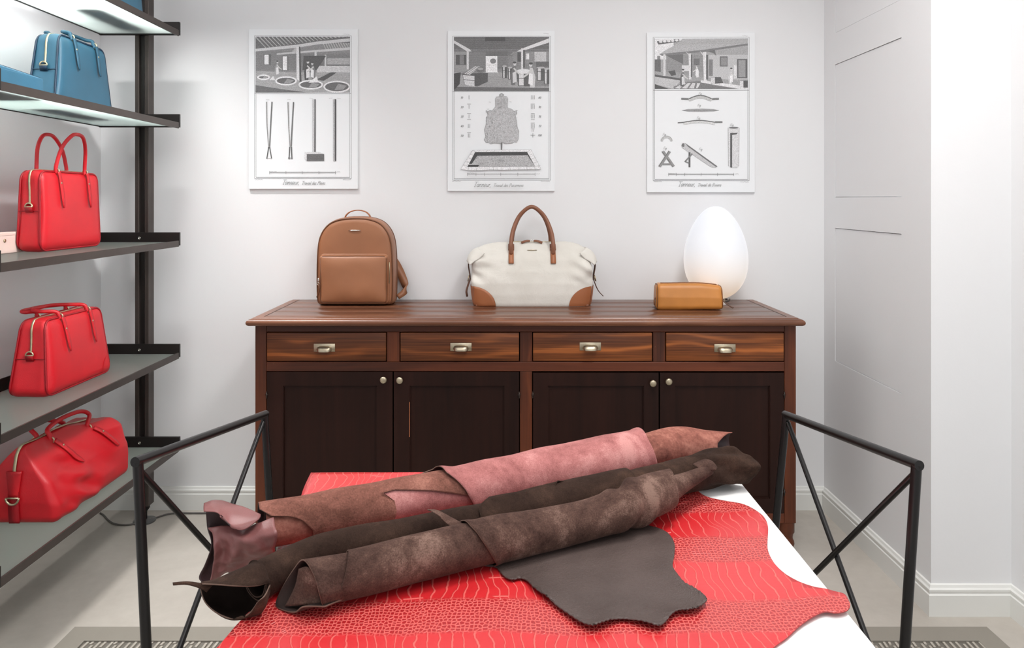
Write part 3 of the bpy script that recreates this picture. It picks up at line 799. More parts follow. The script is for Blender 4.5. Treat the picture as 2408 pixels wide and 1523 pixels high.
t = board('middle poster, engraved vat room above a hide outline and a stone pit', 1053, 73, 1304, 449)
q = Print(1040, 50, YP)
q.border(90, 132, 922, 1356, 604)
q.rect(102, 138, 910, 598, 122)
q.rect(102, 138, 910, 240, 98); q.hatch(104, 142, 908, 296, 8, 74, 3, 0); q.rect(366, 140, 538, 176, 58)
q.poly([(102, 168), (236, 244), (272, 288), (216, 264), (102, 192)], 214); q.poly([(910, 150), (690, 234), (580, 290), (704, 252), (910, 186)], 222)
q.poly([(102, 262), (210, 262), (226, 420), (102, 470)], 148); q.hatch(104, 264, 210, 440, 10, 120, 2.5); q.rect(118, 290, 206, 376, 66); q.rect(150, 292, 186, 372, 110)
q.rect(210, 250, 228, 414, 206); q.rect(228, 262, 372, 420, 116); q.hatch(230, 264, 560, 410, 9, 96, 2.5, 2)
q.rect(372, 302, 470, 446, 240); q.ell(434, 344, 26, 22, 110); q.hatch(378, 370, 464, 436, 14, 190, 2)
q.poly([(380, 430), (470, 432), (512, 468), (420, 470)], 246)
q.poly([(102, 470), (400, 440), (520, 440), (700, 560), (910, 560), (910, 598), (102, 598)], 150); q.hatch(300, 476, 560, 560, 9, 128, 2.5, 6)
q.poly([(102, 562), (910, 572), (910, 598), (102, 598)], 84)
q.poly([(102, 450), (160, 440), (150, 540), (102, 590)], 48)
# big oval tub with planks on it
q.poly([(172, 450), (390, 446), (388, 520), (300, 560), (195, 545)], 66); q.poly([(178, 462), (276, 470), (276, 560), (196, 544)], 206); q.line([(182, 500), (280, 512), (388, 500)], 5, 70)
q.poly([(190, 452), (282, 388), (322, 390), (236, 462)], 202); q.line([(200, 456), (300, 388)], 4, 90); q.line([(220, 460), (316, 394)], 4, 110); q.ell(326, 418, 34, 26, 96); q.ell(326, 410, 26, 10, 150)
# right bay
q.rect(600, 262, 910, 360, 128); q.rect(640, 270, 700, 350, 66); q.rect(786, 266, 886, 348, 188); q.rect(800, 350, 910, 392, 84); q.rect(672, 236, 690, 420, 214); q.rect(690, 250, 702, 400, 50); q.rect(716, 280, 740, 330, 232)
for x, w_, yt, yb in ((512, 40, 388, 490), (560, 36, 400, 500), (806, 66, 400, 510), (866, 46, 410, 540)):
    q.rect(x, yt, x+w_, yb, 70); q.rect(x+8, yt+8, x+w_*.5, yb-4, 206); q.line([(x, yt+34), (x+w_, yt+36)], 4, 50); q.ell(x+w_/2, yt, w_/2, 8, 176)
q.poly([(636, 440), (752, 440), (744, 556), (646, 556)], 72); q.rect(654, 448, 694, 550, 216); q.line([(636, 490), (750, 492)], 5, 60); q.ell(694, 432, 64, 20, 226)
q.man(606, 548, 200, 206, 96, 1); q.man(766, 570, 215, 238, 200, -1)
# tally marks
def tally(x, y, n_, top=False, bot=False, s_=34):
    for k in range(n_): q.line([(x+k*13-(n_-1)*6.5, y-s_/2), (x+k*13-(n_-1)*6.5, y+s_/2)], 3, 120)
    if top: q.line([(x-16, y-s_/2-8), (x+16, y-s_/2-8)], 3, 120)
    if bot: q.line([(x-16, y+s_/2+8), (x+16, y+s_/2+8)], 3, 120)
for k, (tx, nn, a, b_) in enumerate((('10', 1, 0, 0), ('30', 1, 1, 0), ('35', 1, 1, 1), ('40', 2, 0, 0), ('50', 2, 1, 0))):
    y = 652+k*81; q.text(158, y+10, 26, tx, 110, 2.6); tally(230, y, nn, a, b_)
for k, (tx, nn, a, b_) in enumerate((('60', 3, 0, 0), ('70', 3, 1, 0), ('75', 3, 1, 1), ('77', 3, 1, 0))):
    y = 652+k*81; tally(772, y, nn, a, b_); q.text(818, y+10, 26, tx, 110, 2.6)
tally(772, 936, 2, 1, 0, 16); q.line([(752, 974), (792, 974)], 3, 110); q.line([(772, 956), (772, 992)], 3, 110); q.text(814, 982, 26, '100', 110, 2.6)
# the hide
hide = [(488, 646), (490, 626), (506, 618), (522, 626), (524, 644), (550, 646), (560, 664), (556, 740), (598, 756), (610, 770), (632, 766), (636, 790), (622, 806), (634, 850), (638, 900), (652, 940), (650, 1004), (634, 1034), (616, 1028),
        (600, 1040), (540, 1046), (514, 1034), (500, 1046), (440, 1040), (416, 1048), (398, 1034), (376, 1036), (360, 1010), (372, 980), (360, 930), (376, 880), (380, 820), (392, 800), (384, 776), (404, 764), (424, 768), (446, 744), (456, 730), (454, 664), (464, 648)]
q.poly([(a+random.uniform(-4, 4), b_+random.uniform(-3, 3)) for a, b_ in hide], 182)
q.line(hide+[hide[0]], 3, 130)
for k in range(420):
    x, y = random.uniform(372, 640), random.uniform(760, 1036)
    if k > 340: x, y = random.uniform(462, 550), random.uniform(655, 750)
    q.line([(x, y), (x+random.uniform(-3, 3), y+random.uniform(6, 14))], 2, 150 if x > 430 else 118)
q.ring(506, 634, 14, 12, 3, 120); q.poly([(500, 1034), (514, 1034), (512, 1104), (502, 1104)], 120); q.line([(506, 1040), (508, 1100)], 4, 70)
for x, y in ((408, 694), (582, 692), (392, 752), (634, 764), (380, 1036), (628, 1034)): q.scrib(x-8, x+10, y, 140)
# stone pit
q.poly([(262, 1104), (756, 1096), (842, 1262), (226, 1272), (160, 1262)], 236)
for k in range(9):
    q.line([(262+k*62, 1102), (258+k*62+(k-4)*3, 1118)], 2.5, 170); q.line([(226+k*70, 1244), (222+k*72, 1272)], 2.5, 160)
for k in range(5):
    q.line([(262-k*20, 1104+k*32), (290-k*16, 1116+k*30)], 2.5, 170); q.line([(722+k*18, 1116+k*30), (756+k*20, 1098+k*34)], 2.5, 170)
q.line([(262, 1102), (756, 1096), (842, 1264)], 2.5, 170); q.line([(262, 1102), (160, 1262)], 2.5, 170); q.line([(226, 1274), (386, 1272), (390, 1264), (560, 1272), (840, 1266)], 2.5, 160)
q.poly([(282, 1118), (722, 1116), (792, 1240), (216, 1244)], 44); q.poly([(300, 1150), (726, 1144), (790, 1238), (318, 1242), (318, 1220), (252, 1220)], 176)
for k in range(520):
    t_ = random.random(); y = 1150+88*random.random(); f_ = (y-1150)/88
    x = lerp(lerp(300, 250, f_) if y < 1218 else 326, lerp(728, 786, f_), t_)
    q.line([(x, y), (x+random.uniform(-5, 5), y+random.uniform(-4, 4))], 2.6, random.choice((90, 110, 214, 226)))
q.line([(216, 1222), (318, 1222), (312, 1242)], 5, 226); q.scrib(484, 530, 1190, 60)
q.scale(218, 792, 1306, (218, 290, 362, 500, 644, 790))
q.scrib(88, 160, 1364, 80); q.scrib(838, 916, 1366, 80); q.scrib(862, 906, 116, 150)
x = q.text(268, 1412, 40, 'Tanneur,', 90, 2.7); q.text(x+16, 1412, 27, 'Travail des Passemens', 120, 2.6)
q.done(t)

t = board('rightmost poster, engraved open shed above fleshing knives, trestle and beam', 1521, 77, 1774, 452)
q = Print(1500, 50, YP)
q.border(126, 142, 942, 1360, 592)
q.rect(140, 156, 930, 580, 158)
q.rect(140, 156, 300, 330, 232); q.poly([(156, 176), (360, 158), (372, 176), (170, 204)], 80)
for k in range(6): q.ell(190+k*34, 180-k*3, 15, 10, 226, 10)
q.poly([(376, 154), (930, 150), (930, 198), (540, 252), (180, 286), (240, 246), (310, 210)], 172); q.hatch(330, 176, 926, 206, 9, 150, 2.5, -14)
q.poly([(180, 284), (540, 250), (930, 194), (930, 210), (540, 268), (200, 300)], 110)
q.poly([(236, 296), (560, 268), (560, 480), (236, 440)], 140); q.hatch(240, 300, 560, 440, 9, 116, 2.5, -4); q.poly([(236, 296), (380, 285), (380, 370), (300, 330)], 92)
q.rect(370, 380, 440, 430, 218); q.rect(470, 322, 520, 380, 96); q.rect(600, 290, 930, 500, 190); q.hatch(604, 300, 926, 400, 12, 172, 2, -5); q.rect(600, 330, 632, 470, 112)
q.rect(692, 304, 758, 390, 92); q.rect(702, 314, 752, 382, 130); q.rect(838, 326, 926, 490, 82); q.rect(850, 336, 910, 480, 142); q.rect(812, 380, 836, 490, 226)
q.rect(140, 330, 190, 440, 88); q.rect(160, 300, 186, 330, 120)
q.poly([(140, 430), (560, 480), (930, 520), (930, 580), (140, 580)], 150); q.poly([(140, 458), (360, 492), (360, 508), (140, 476)], 72); q.poly([(140, 476), (360, 510), (300, 580), (140, 540)], 186)
q.poly([(140, 540), (260, 580), (140, 580)], 60); q.poly([(300, 560), (420, 520), (520, 512), (610, 540), (480, 580), (300, 580)], 112)
for k in range(4): q.poly([(310+k*60, 574), (380+k*40, 530), (404+k*40, 532), (350+k*60, 578)], 210)
q.poly([(530, 506), (930, 560), (930, 580), (860, 580), (530, 526)], 228); q.poly([(530, 528), (830, 580), (500, 580)], 104)
q.rect(212, 286, 230, 470, 214); q.poly([(426, 280), (446, 278), (450, 500), (430, 500)], 220); q.rect(446, 290, 456, 480, 70); q.poly([(548, 270), (576, 266), (580, 516), (556, 514)], 224); q.rect(576, 290, 590, 500, 66)
q.poly([(398, 262), (440, 290), (440, 310)], 206); q.poly([(520, 256), (560, 290), (556, 310)], 214); q.poly([(580, 262), (650, 250), (660, 300), (640, 276)], 92)
q.poly([(616, 480), (700, 480), (720, 530), (616, 540)], 74); q.rect(616, 482, 650, 536, 212); q.rect(862, 510, 930, 570, 66); q.rect(862, 512, 892, 570, 214); q.poly([(254, 432), (310, 420), (320, 462), (280, 470)], 66)
q.man(372, 560, 150, 214, 80, 1); q.man(500, 482, 110, 236, 226, -1); q.man(782, 540, 140, 242, 206, 1)
# fleshing knives
q.line([(364, 664), (430, 666)], 16, 104); q.line([(622, 666), (684, 664)], 16, 112)
arc = [(430+192*k/12, 676-28*math.sin(PI*k/12)) for k in range(13)]
q.line(arc, 26, 190); q.line([(a, b_-12) for a, b_ in arc], 8, 74)
q.poly([(370, 762), (420, 752), (540, 748), (640, 752), (684, 762), (640, 770), (540, 774), (420, 772)], 150); q.line([(370, 762), (684, 762)], 3, 70)
arc = [(384+266*k/12, 876-16*math.sin(PI*k/12)) for k in range(13)]
q.line(arc, 18, 206); q.line([(334, 868)]+[(a, b_-12) for a, b_ in arc]+[(714, 862)], 8, 84); q.line([(650, 862), (714, 862)], 13, 96)
q.poly([(760, 910), (858, 910), (854, 1234), (836, 1250), (786, 1250), (764, 1234)], 214); q.ell(810, 910, 40, 8, 92); q.poly([(780, 954), (842, 954), (836, 966), (796, 972), (796, 1250), (780, 1246)], 62); q.line([(762, 910), (766, 1234)], 3, 150); q.line([(856, 910), (852, 1234)], 3, 150)
arc = [(240+42*math.cos(PI+PI*k/10), 1024+36*math.sin(PI+PI*k/10)) for k in range(11)]
q.line(arc, 20, 186); q.line([(a, b_-8) for a, b_ in arc], 3, 120)
for (a, b_, c, d) in ((208, 1110, 300, 1240), (266, 1110, 180, 1240)): q.line([(a, b_), (c, d)], 24, 130); q.line([(a-8, b_), (c-8, d)], 4, 70)
q.line([(204, 1220), (280, 1220)], 14, 120)
q.poly([(364, 1060), (376, 1040), (400, 1040), (672, 1238), (660, 1248), (620, 1246), (372, 1080)], 190); q.poly([(396, 1040), (672, 1238), (660, 1244), (420, 1070)], 88); q.ell(380, 1058, 12, 16, 92)
q.line([(434, 1118), (434, 1246)], 15, 70); q.line([(458, 1130), (394, 1200)], 12, 110); q.line([(394, 1196), (434, 1212)], 8, 100)
for x, y in ((508, 624), (500, 722), (494, 830), (204, 970), (210, 1086), (778, 888), (512, 1094)): q.text(x, y+8, 22, 'Fig.', 150, 2)
q.scale(256, 812, 1306, (256, 322, 394, 532, 672, 810))
q.scrib(132, 200, 1366, 120); q.scrib(866, 936, 1370, 120); q.scrib(884, 926, 130, 190)
x = q.text(334, 1408, 40, 'Tanneur,', 110, 2.7); q.text(x+16, 1408, 27, 'Travail de Riviere', 140, 2.6)
q.done(t)

# ------------------------------------------------------------------ shelving on the left
XS0, XS1, YS0, YS1 = -1.785, -1.438, 2.045, 3.150
sh = thing('shelving_unit', 'dark bronze wall shelving with five frosted glass shelves at left', 'shelf', (-1.61, 2.6, 0))
for yy in (YS1+.012, YS0-.068):
    xc = -1.607
    bm = BM()
    box(bm, xc-.030, xc-.012, yy, yy+.05, .075, 3.3, .002, 1); box(bm, xc+.012, xc+.030, yy, yy+.05, .075, 3.3, .002, 1)
    po = obj('post', bm, M['shelf_metal'], sh, True, smooth_=False)
    obj('post_slot', bx(xc-.0125, xc+.0125, yy+.012, yy+.048, .072, 3.3), M['shelf_dark'], po, True, smooth_=False, label='dark recessed slot')
    bm = lathe(BM(), [(.022, .09), (.022, .06), (.011, .045), (.011, .012)], 14, (xc, yy+.025, 0))
    obj('foot_stem', bm, M['shelf_dark'], po, True, angle=40)
    bm = lathe(BM(), [(.046, 0), (.047, .006), (.030, .011), (.012, .013)], 28, (xc, yy+.025, .0))
    obj('foot_disc', bm, M['clear'], po, True, angle=40, label='clear plastic foot disc')
SH_Z = [2.150, 1.748, 1.233, .746, .341]
for i, z in enumerate(SH_Z):
    g = obj('glass_shelf', bx(XS0+.006, XS1-.006, YS0+.004, YS1-.004, z-.010, z, .001, 1), M['shelf_glass'], sh, True, smooth_=False)
    obj('front_trim', bx(XS1-.006, XS1, YS0, YS1, z-.020, z+.006), M['shelf_metal'], g, True, smooth_=False)
    obj('back_rail', bx(XS0, XS0+.006, YS0, YS1, z-.013, z+.044), M['shelf_dark'], g, True, smooth_=False)
    obj('bracket', bx(XS0-.002, XS1+.001, YS1, YS1+.012, z-.015, z+.042), M['shelf_dark'], g, True, smooth_=False)
    obj('bracket', bx(XS0-.002, XS1+.001, YS0-.012, YS0, z-.015, z+.042), M['shelf_dark'], g, True, smooth_=False)
    bm = lathe(BM(), [(.0062, 0), (.0062, .003), (.003, .0034), (.003, .002)], 14, (-1.61, YS1, z+.017), '-Y')
    obj('bolt', bm, M['steel'], g, True, label='bright screw head')

# ------------------------------------------------------------------ bags
def polyloop_rect(hx, z0, z1, r, n=6):
    pts = []
    for cx, cz, a0 in ((hx-r, z1-r, 0), (-hx+r, z1-r, PI/2), (-hx+r, z0+r, PI), (hx-r, z0+r, 1.5*PI)):
        for k in range(n+1):
            a = a0+PI/2*k/n; pts.append((cx+r*math.cos(a), cz+r*math.sin(a)))
    return pts
def briefcase(name, label, loc, rotz, L, Lt, D, Dt, H, mats, handle, group=None, strap=.12, hz=.135, patch=False):
    body_m, dark_m = mats
    t = thing(name, label, 'handbag', loc, rotz, group)
    def taper(p):
        k = max(0, min(1, p.z/H)); kk = k**1.15
        x = p.x*lerp(1, Lt/L, kk); y = p.y*lerp(1, Dt/D, kk)
        y += (.006*math.sin(p.x*9+1)*math.sin(k*PI) if p.y < 0 else 0)
        bul = .008*math.sin(k*PI)*(1-(2*p.x/L)**2)
        y += -bul if p.y < 0 else bul
        if abs(p.x) > L/2-.012: x -= math.copysign(.010*math.sin(k*PI)*(1-(2*p.y/D)**2), p.x)
        return (x, y, p.z+.002*fbm((p.x*8, p.y*8, p.z*8)))
    body = obj('body', rbox(L/2, D/2, H/2, .034, 16, taper, (0, 0, H/2)), body_m, t)
    # welt seams round the front and back panels
    bm = BM()
    for s in (-1, 1):
        loop = polyloop_rect(L/2-.004, .006, H-.004, .036, 8)
        pts = []
        for x, z in loop:
            q_ = taper(Vector((x, s*(D/2-.012), z))); e = max(abs(x)/(L/2), 0)
            pts.append(Vector(q_)*1.0)
        pts2 = []
        for i in range(len(pts)):
            a, b_ = pts[i], pts[(i+1) % len(pts)]
            for k in range(4): pts2.append(a.lerp(b_, k/4))
        tube(bm, pts2, .0036, 6, closed=True)
    obj('welt_seam', bm, dark_m, t)
    def skin(y, z, side=-1):  # x of the end panel
        return taper(Vector((side*L/2, y, z)))[0]
    # zip up the end and over the top
    zl = .58*H
    path = [Vector((skin(0, z)-.0015, 0, z)) for z in (zl, zl+.2*(H-zl), zl+.45*(H-zl), zl+.7*(H-zl))]
    xt = Lt/2
    path += [Vector((-xt+.006, 0, H-.010)), Vector((-xt+.024, 0, H+.0015)), Vector((-xt*.5, 0, H+.0025)), Vector((0, 0, H+.0025)), Vector((xt*.6, 0, H+.0025)), Vector((xt-.03, 0, H+.0005))]
    bm = ribbon(BM(), crom(path, 4), .0065, .003, (0, 1, 0)); obj('zip', bm, M['gold'], t, label='pale metal zip')
    xe = skin(0, zl-.02)
    bm = BM(); torus(bm, (xe-.007, 0, zl-.008), .013, .0026, (1, 0, 0), 14, 6, -PI/2, PI/2); cyl(bm, (xe-.007, -.014, zl-.008), (xe-.007, .014, zl-.008), .0026, 6)
    obj('d_ring', bm, M['gold'], t, label='metal D-ring')
    bm = ribbon(BM(), [(xe-.004, 0, zl-.002), (xe-.009, 0, zl-.012), (xe-.003, 0, zl-.028)], .026, .003, (0, 1, 0)); obj('ring_tab', bm, dark_m, t)
    bm = BM(); tube(bm, [(skin(y, .5*H)-.001, y, .5*H) for y in [lerp(D, Dt, .5)*.40*(-1+2*k/8) for k in range(9)]], .0018, 6); obj('gusset_seam', bm, dark_m, t)
    if patch:
        for s in (-1, 1):
            rows = []
            for k in range(9):
                a = PI/2*k/8; row = []
                for j in range(6):
                    x = s*(L/2-.012)-s*.064*math.cos(a)*j/5; z = .011+.062*math.sin(a)*j/5
                    d_ = min(.033, math.hypot(max(0, abs(x)-(L/2-.034)), max(0, .034-z)))
                    q_ = taper(Vector((x, -D/2+.034-math.sqrt(.034**2-d_*d_), z))); row.append(Vector((q_[0], q_[1]-.0016, q_[2])))
                rows.append(row)
            obj('corner_patch', grid_mesh(rows), body_m, t)
    xo = min(.085, Lt*.24)
    yf = lambda z: taper(Vector((0, -D/2, z)))[1]
    for s in (-1, 1):       # two handles, front and back
        yy = s*(Dt/2-.006)
        if handle == 'up':
            lean = (.006, -.012)[s < 0]
            pts = [(-xo, yy, H-.012), (-xo, yy, H+.02), (-xo*.82, yy+lean, H+hz*.62), (-xo*.42, yy+lean*2, H+hz*.93), (0, yy+lean*2, H+hz), (xo*.42, yy+lean*2, H+hz*.93), (xo*.82, yy+lean, H+hz*.62), (xo, yy, H+.02), (xo, yy, H-.012)]
        else:
            dy, dz, sk = handle   # a slack handle lying over the top: sideways reach, height, slide along the bag
            if s > 0: dy *= .5; dz -= .006
            z0 = H+.014
            pts = [(-xo, yy, H-.012), (-xo+.05*sk, yy+.12*dy, z0), (-xo+.5*sk, yy+.6*dy, z0+.5*dz), (-xo*.6+sk, yy+.95*dy, z0+dz), (sk, yy+dy, z0+dz), (xo*.6+sk, yy+.95*dy, z0+dz), (xo+.5*sk, yy+.6*dy, z0+.5*dz), (xo+.05*sk, yy+.12*dy, z0), (xo, yy, H-.012)]
        o = obj('handle', tube(BM(), crom(pts, 6), .0068, 10), body_m, t)
        for sx in (-1, 1):
            bm = BM(); torus(bm, (sx*xo, yy*1.02, H-.002), .010, .0026, (1, 0, 0), 14, 6)
            obj('handle_ring', bm, M['gold'], t, label='metal handle ring')
            sgn = s
            zz = [H-.004, H-.02, H-.05, H-.085, H-strap]
            pts = []
            for i_, z in enumerate(zz):
                y_ = taper(Vector((sx*xo, s*D/2, z)))[1]
                pts.append(Vector((sx*xo+i_*.002, y_+s*(.004+.0012*i_), z)))
            bm = ribbon(BM(), crom(pts, 4), lambda u_: .016 if u_ < .85 else lerp(.016, .005, (u_-.85)/.15), .003, (1, 0, 0))
            sp = obj('strap_end', bm, body_m, t)
            bm = lathe(BM(), [(.0038, 0), (.0038, .002), (.001, .003)], 10, (sx*xo+.003, taper(Vector((sx*xo, s*D/2, H-.045)))[1]+s*.0065, H-.045), '-Y')
            obj('rivet', bm, M['gold'], sp, label='small metal rivet')
    return t
RED = (M['red_bag'], M['red_dark']); BLUE = (M['blue_bag'], M['blue_dark'])
Q = PI/2
briefcase('handbag', 'red leather tote with tall upright handles on the middle glass shelf', (-1.672, 2.700, SH_Z[2]), Q-R(2), .365, .345, .105, .085, .290, RED, 'up', None, .135, .138)
briefcase('briefcase', 'red leather briefcase bag with handles lying flat, on the shelf below the upright tote', (-1.625, 2.635, SH_Z[3]), Q, .405, .345, .150, .090, .262, RED, (.085, .012, -.055), None, .125, patch=True)
briefcase('briefcase', 'blue leather briefcase bag with a silver zip on the second glass shelf', (-1.652, 2.735, SH_Z[1]), Q, .385, .30, .118, .092, .268, BLUE, (.05, .012, .0), None, .12)
briefcase('briefcase', 'blue leather bag cut off at the top edge, on the highest glass shelf', (-1.60, 2.905, SH_Z[0]), Q, .36, .30, .11, .09, .262, BLUE, (.05, .012, .0), None, .12)
# slim blue document case lying in front on the second shelf
t = thing('document_case', 'slim blue leather case lying at the left end of the second shelf', 'case', (-1.585, 2.212, SH_Z[1]), Q)
obj('body', rbox(.122, .085, .033, .008, 8, lambda p: (p.x, p.y, p.z*(1-.09*(p.x/.122))), (0, 0, .033)), M['blue_bag'], t)
obj('flap', rbox(.110, .0016, .022, .0014, 6, None, (0, -.0862, .036)), M['blue_bag'], t)
obj('zip', ribbon(BM(), [(-.115, -.075, .072), (0, -.075, .0665), (.115, -.075, .0605)], .006, .0025, (0, 1, 0)), M['blue_dark'], t)
# pale wallet behind the red tote
t = thing('wallet', 'pale blush leather wallet lying behind the upright red tote', 'wallet', (-1.748, 2.47, SH_Z[2]), Q)
obj('body', rbox(.105, .024, .034, .004, 6, None, (0, 0, .034)), M['pale_wallet'], t)
obj('flap', rbox(.104, .0244, .006, .003, 6, None, (0, -.001, .0665)), M['pale_wallet'], t)
obj('clasp', lathe(BM(), [(.006, 0), (.006, .002), (.002, .003)], 12, (0, -.0245, .045), '-Y'), M['gold'], t, label='small metal clasp')

# red duffel on the lowest shelf
DL, DD, DH = .475, .275, .25
t = thing('duffel_bag', 'red leather duffel bag with crumpled sides on the lowest shelf', 'duffel bag', (-1.632, 2.622, SH_Z[4]), Q)
def duf(p):
    k = max(0, min(1, p.z/DH)); ex = p.x/(DL/2)
    e2 = smooth((ex+.1)/1.0)
    wy = lerp(interp([(0, 1), (.25, 1.03), (.55, .80), (.8, .44), (1, .12)], k), interp([(0, 1), (.5, .98), (.85, .80), (1, .56)], k), e2)
    x = p.x*lerp(interp([(0, .97), (.3, 1), (.75, .98), (1, .92)], k), 1.0, e2)
    z = p.z*(1-.11*e2*k)
    y = p.y*wy
    n_ = mnoise.noise(Vector((p.x*9, p.y*5, p.z*16+2)))
    c = max(0, 1-((ex+.35)/.5)**2) if abs(ex+.35) < .5 else 0
    amt = .008+.022*c
    y += math.copysign(1, p.y)*amt*n_*math.sin(min(1, k+.1)*PI) if abs(p.y) > .02 else 0
    # pleats along the lower near corner
    y += -(.010*math.sin(z*95+x*40)*c*(1-k)) if p.y < 0 else 0
    z += .006*mnoise.noise(Vector((p.x*12, p.y*12, 5)))*k
    return (x, y, z)
obj('body', rbox(DL/2, DD/2, DH/2, .030, 30, duf, (0, 0, DH/2)), M['red_bag'], t)
def dtop(x, f=.0): return Vector(duf(Vector((x, f, DH))))
raw = [(-DL/2, z) for z in (DH*.68, DH*.76, DH*.84)]+[(-DL/2+.03-.03*math.cos(a), DH-.03+.03*math.sin(a)) for a in (.2, .6, 1.0, 1.4)]+[(x, DH) for x in (-DL/2+.05, -.15, -.1, -.05, 0, .05, .1, .15, .2)]
dp = [Vector(duf(Vector((x, 0, z)))) for x, z in raw]; pts = []
for i in range(len(dp)):
    d_ = (dp[min(i+1, len(dp)-1)]-dp[max(i-1, 0)]).normalized(); pts.append(dp[i]+Vector((-d_.z, 0, d_.x))*.0035)
obj('zip', ribbon(BM(), crom(pts, 5), .010, .003, (0, 1, 0)), M['gold'], t, label='pale metal zip')
e = [Vector(duf(Vector((-DL/2, 0, DH*k))))+Vector((-.005, 0, 0)) for k in (.72, .55, .40, .22, .04)]
obj('end_strap', ribbon(BM(), crom(e[1:], 5), .034, .004, (0, 1, 0)), M['red_dark'], t)
obj('end_tab', ribbon(BM(), crom(e[:3], 5), lambda k: lerp(.050, .030, k), .005, (0, 1, 0)), M['red_bag'], t)
bm = BM(); torus(bm, e[2]+Vector((-.006, 0, -.004)), .021, .0036, (1, 0, 0), 16, 8, PI/2, 1.5*PI); cyl(bm, e[2]+Vector((-.006, -.021, -.004)), e[2]+Vector((-.006, .021, -.004)), .003, 6)
obj('d_ring', bm, M['gold'], t, label='metal D-ring')
for s, dy, dz, sk in ((-1, .03, .055, .08), (1, .05, .060, -.03)):
    a = Vector(duf(Vector((-.095, s*DD/2*.7, DH*.92)))); b_ = Vector(duf(Vector((.10, s*DD/2*.7, DH*.92))))
    pts = [a, a+Vector((.0, 0, .02)), a.lerp(b_, .12)+Vector((-.01, dy*.6, dz*.75)), a.lerp(b_, .35)+Vector((sk*.4, dy, dz)), a.lerp(b_, .65)+Vector((sk, dy, dz)), a.lerp(b_, .9)+Vector((sk*.8, dy*.6, dz*.7)), b_+Vector((0, 0, .02)), b_]
    obj('handle', tube(BM(), crom(pts, 7), .0078, 10), M['red_bag'], t)
    for q_ in (a, b_):
        bm = BM(); torus(bm, q_+Vector((0, s*.004, .004)), .011, .003, (1, 0, 0), 14, 6); obj('handle_ring', bm, M['gold'], t, label='metal handle ring')
        x0 = q_.x
        pts = []
        for i_, k in enumerate((.92, .84, .74, .64, .55)):
            w_ = Vector(duf(Vector((x0*1.02+.014*i_, s*DD/2, DH*k)))); pts.append(w_+Vector((0, s*.006, .004)))
        sp = obj('strap_end', ribbon(BM(), crom(pts, 4), lambda u_: .020 if u_ < .85 else lerp(.02, .006, (u_-.85)/.15), .0035, (1, 0, 0)), M['red_bag'], t)
        bm = lathe(BM(), [(.004, 0), (.004, .003), (.001, .004)], 10, pts[1]+Vector((0, s*.003, 0)), '-Y'); obj('rivet', bm, M['gold'], sp, label='small metal rivet')

# ------------------------------------------------------------------ things on the sideboard
ZT = tz1
# backpack
BY = 3.135                       # front face
t = thing('backpack', 'tan leather backpack with a front pocket standing on the sideboard', 'backpack', (ux(834, BY), BY+.075, ZT))
s_ = BY/F
W2, HB = 92*s_, 208*s_
def pack_outline(k=1.0, n=64):
    pts = []
    a = [(-.93, 0.0), (-.985, .05), (-1.0, .3), (-.98, .62), (-.90, .80), (-.70, .925), (-.4, .985), (0, 1.0), (.4, .985), (.70, .925), (.90, .80), (.98, .62), (1.0, .3), (.985, .05), (.93, 0.0)]
    c = crom([Vector((x*W2, z*HB, 0)) for x, z in a], 6)
    return c
base = pack_outline()
cz = HB*.48
def pack_section(k, y, dz=0): return [Vector((p.x*k, y, max(0.0, cz+(p.y-cz)*k+dz))) for p in base]
rows = []
for k, y in ((.30, -.0765), (.60, -.0765), (.86, -.0755), (.945, -.072), (.97, -.065), (.985, -.055), (.995, -.04), (1.0, -.02), (1.0, .005), (.985, .022), (.95, .032), (.88, .038), (.5, .040), (.25, .040)):
    rows.append(pack_section(k, y))
bm = grid_mesh(rows, True)
for r_ in (0, -1):
    pass
bmesh.ops.holes_fill(bm, edges=[e for e in bm.edges if e.is_boundary], sides=0)
def pk(bm_):
    for v in bm_.verts:
        v.co += Vector((0, .002*fbm(v.co*6), .001*fbm(v.co*9)))
        if v.co.z < 0: v.co.z = 0
pk(bm)
obj('body', bm, M['tan'], t)
loop = [Vector((p.x*.962, -.0705, max(.004, cz+(p.y-cz)*.962))) for p in base]
obj('front_piping', tube(BM(), loop+[loop[0]], .0034, 8), M['tan_dark'], t)
loop = [Vector((p.x*.985, .026, max(.004, cz+(p.y-cz)*.985))) for p in base]
obj('back_piping', tube(BM(), loop+[loop[0]], .0034, 8), M['tan_dark'], t)
pw, pz0, pz1 = 79*s_, .012, 118*s_
def puff(p):
    f = (1-(p.x/pw)**4)*(1-((p.z-(pz0+pz1)/2)/((pz1-pz0)/2))**4)
    y = p.y-(.014*max(0, f) if p.y < -.09 else 0)+.0022*fbm(p*9)
    return (p.x*(1-.012*math.sin(p.z*20)), y, p.z)
obj('front_pocket', rbox(pw, .013, (pz1-pz0)/2, .0125, 18, puff, (0, -.0885, (pz0+pz1)/2)), M['tan'], t)
loop = polyloop_rect(pw+.001, pz0-.002, pz1+.002, .018, 6); pts = []
for i in range(len(loop)):
    a, b_ = loop[i], loop[(i+1) % len(loop)]
    for k in range(3): pts.append((lerp(a[0], b_[0], k/3), -.083, lerp(a[1], b_[1], k/3)))
obj('pocket_piping', tube(BM(), pts, .0046, 8, closed=True), M['tan'], t)
loop = polyloop_rect(pw-.0045, pz0+.003, pz1-.0035, .014, 6); pts = [(a, -.0995, b_) for a, b_ in loop]
obj('pocket_seam', tube(BM(), pts, .0019, 6, closed=True), M['tan_dark'], t)
zx = pw+.0062
obj('pocket_zip', ribbon(BM(), [(zx, -.086, pz1-.03), (zx+.001, -.086, pz1-.055), (zx, -.086, pz0+.085)], .003, .004, (0, 1, 0)), M['gold'], t)
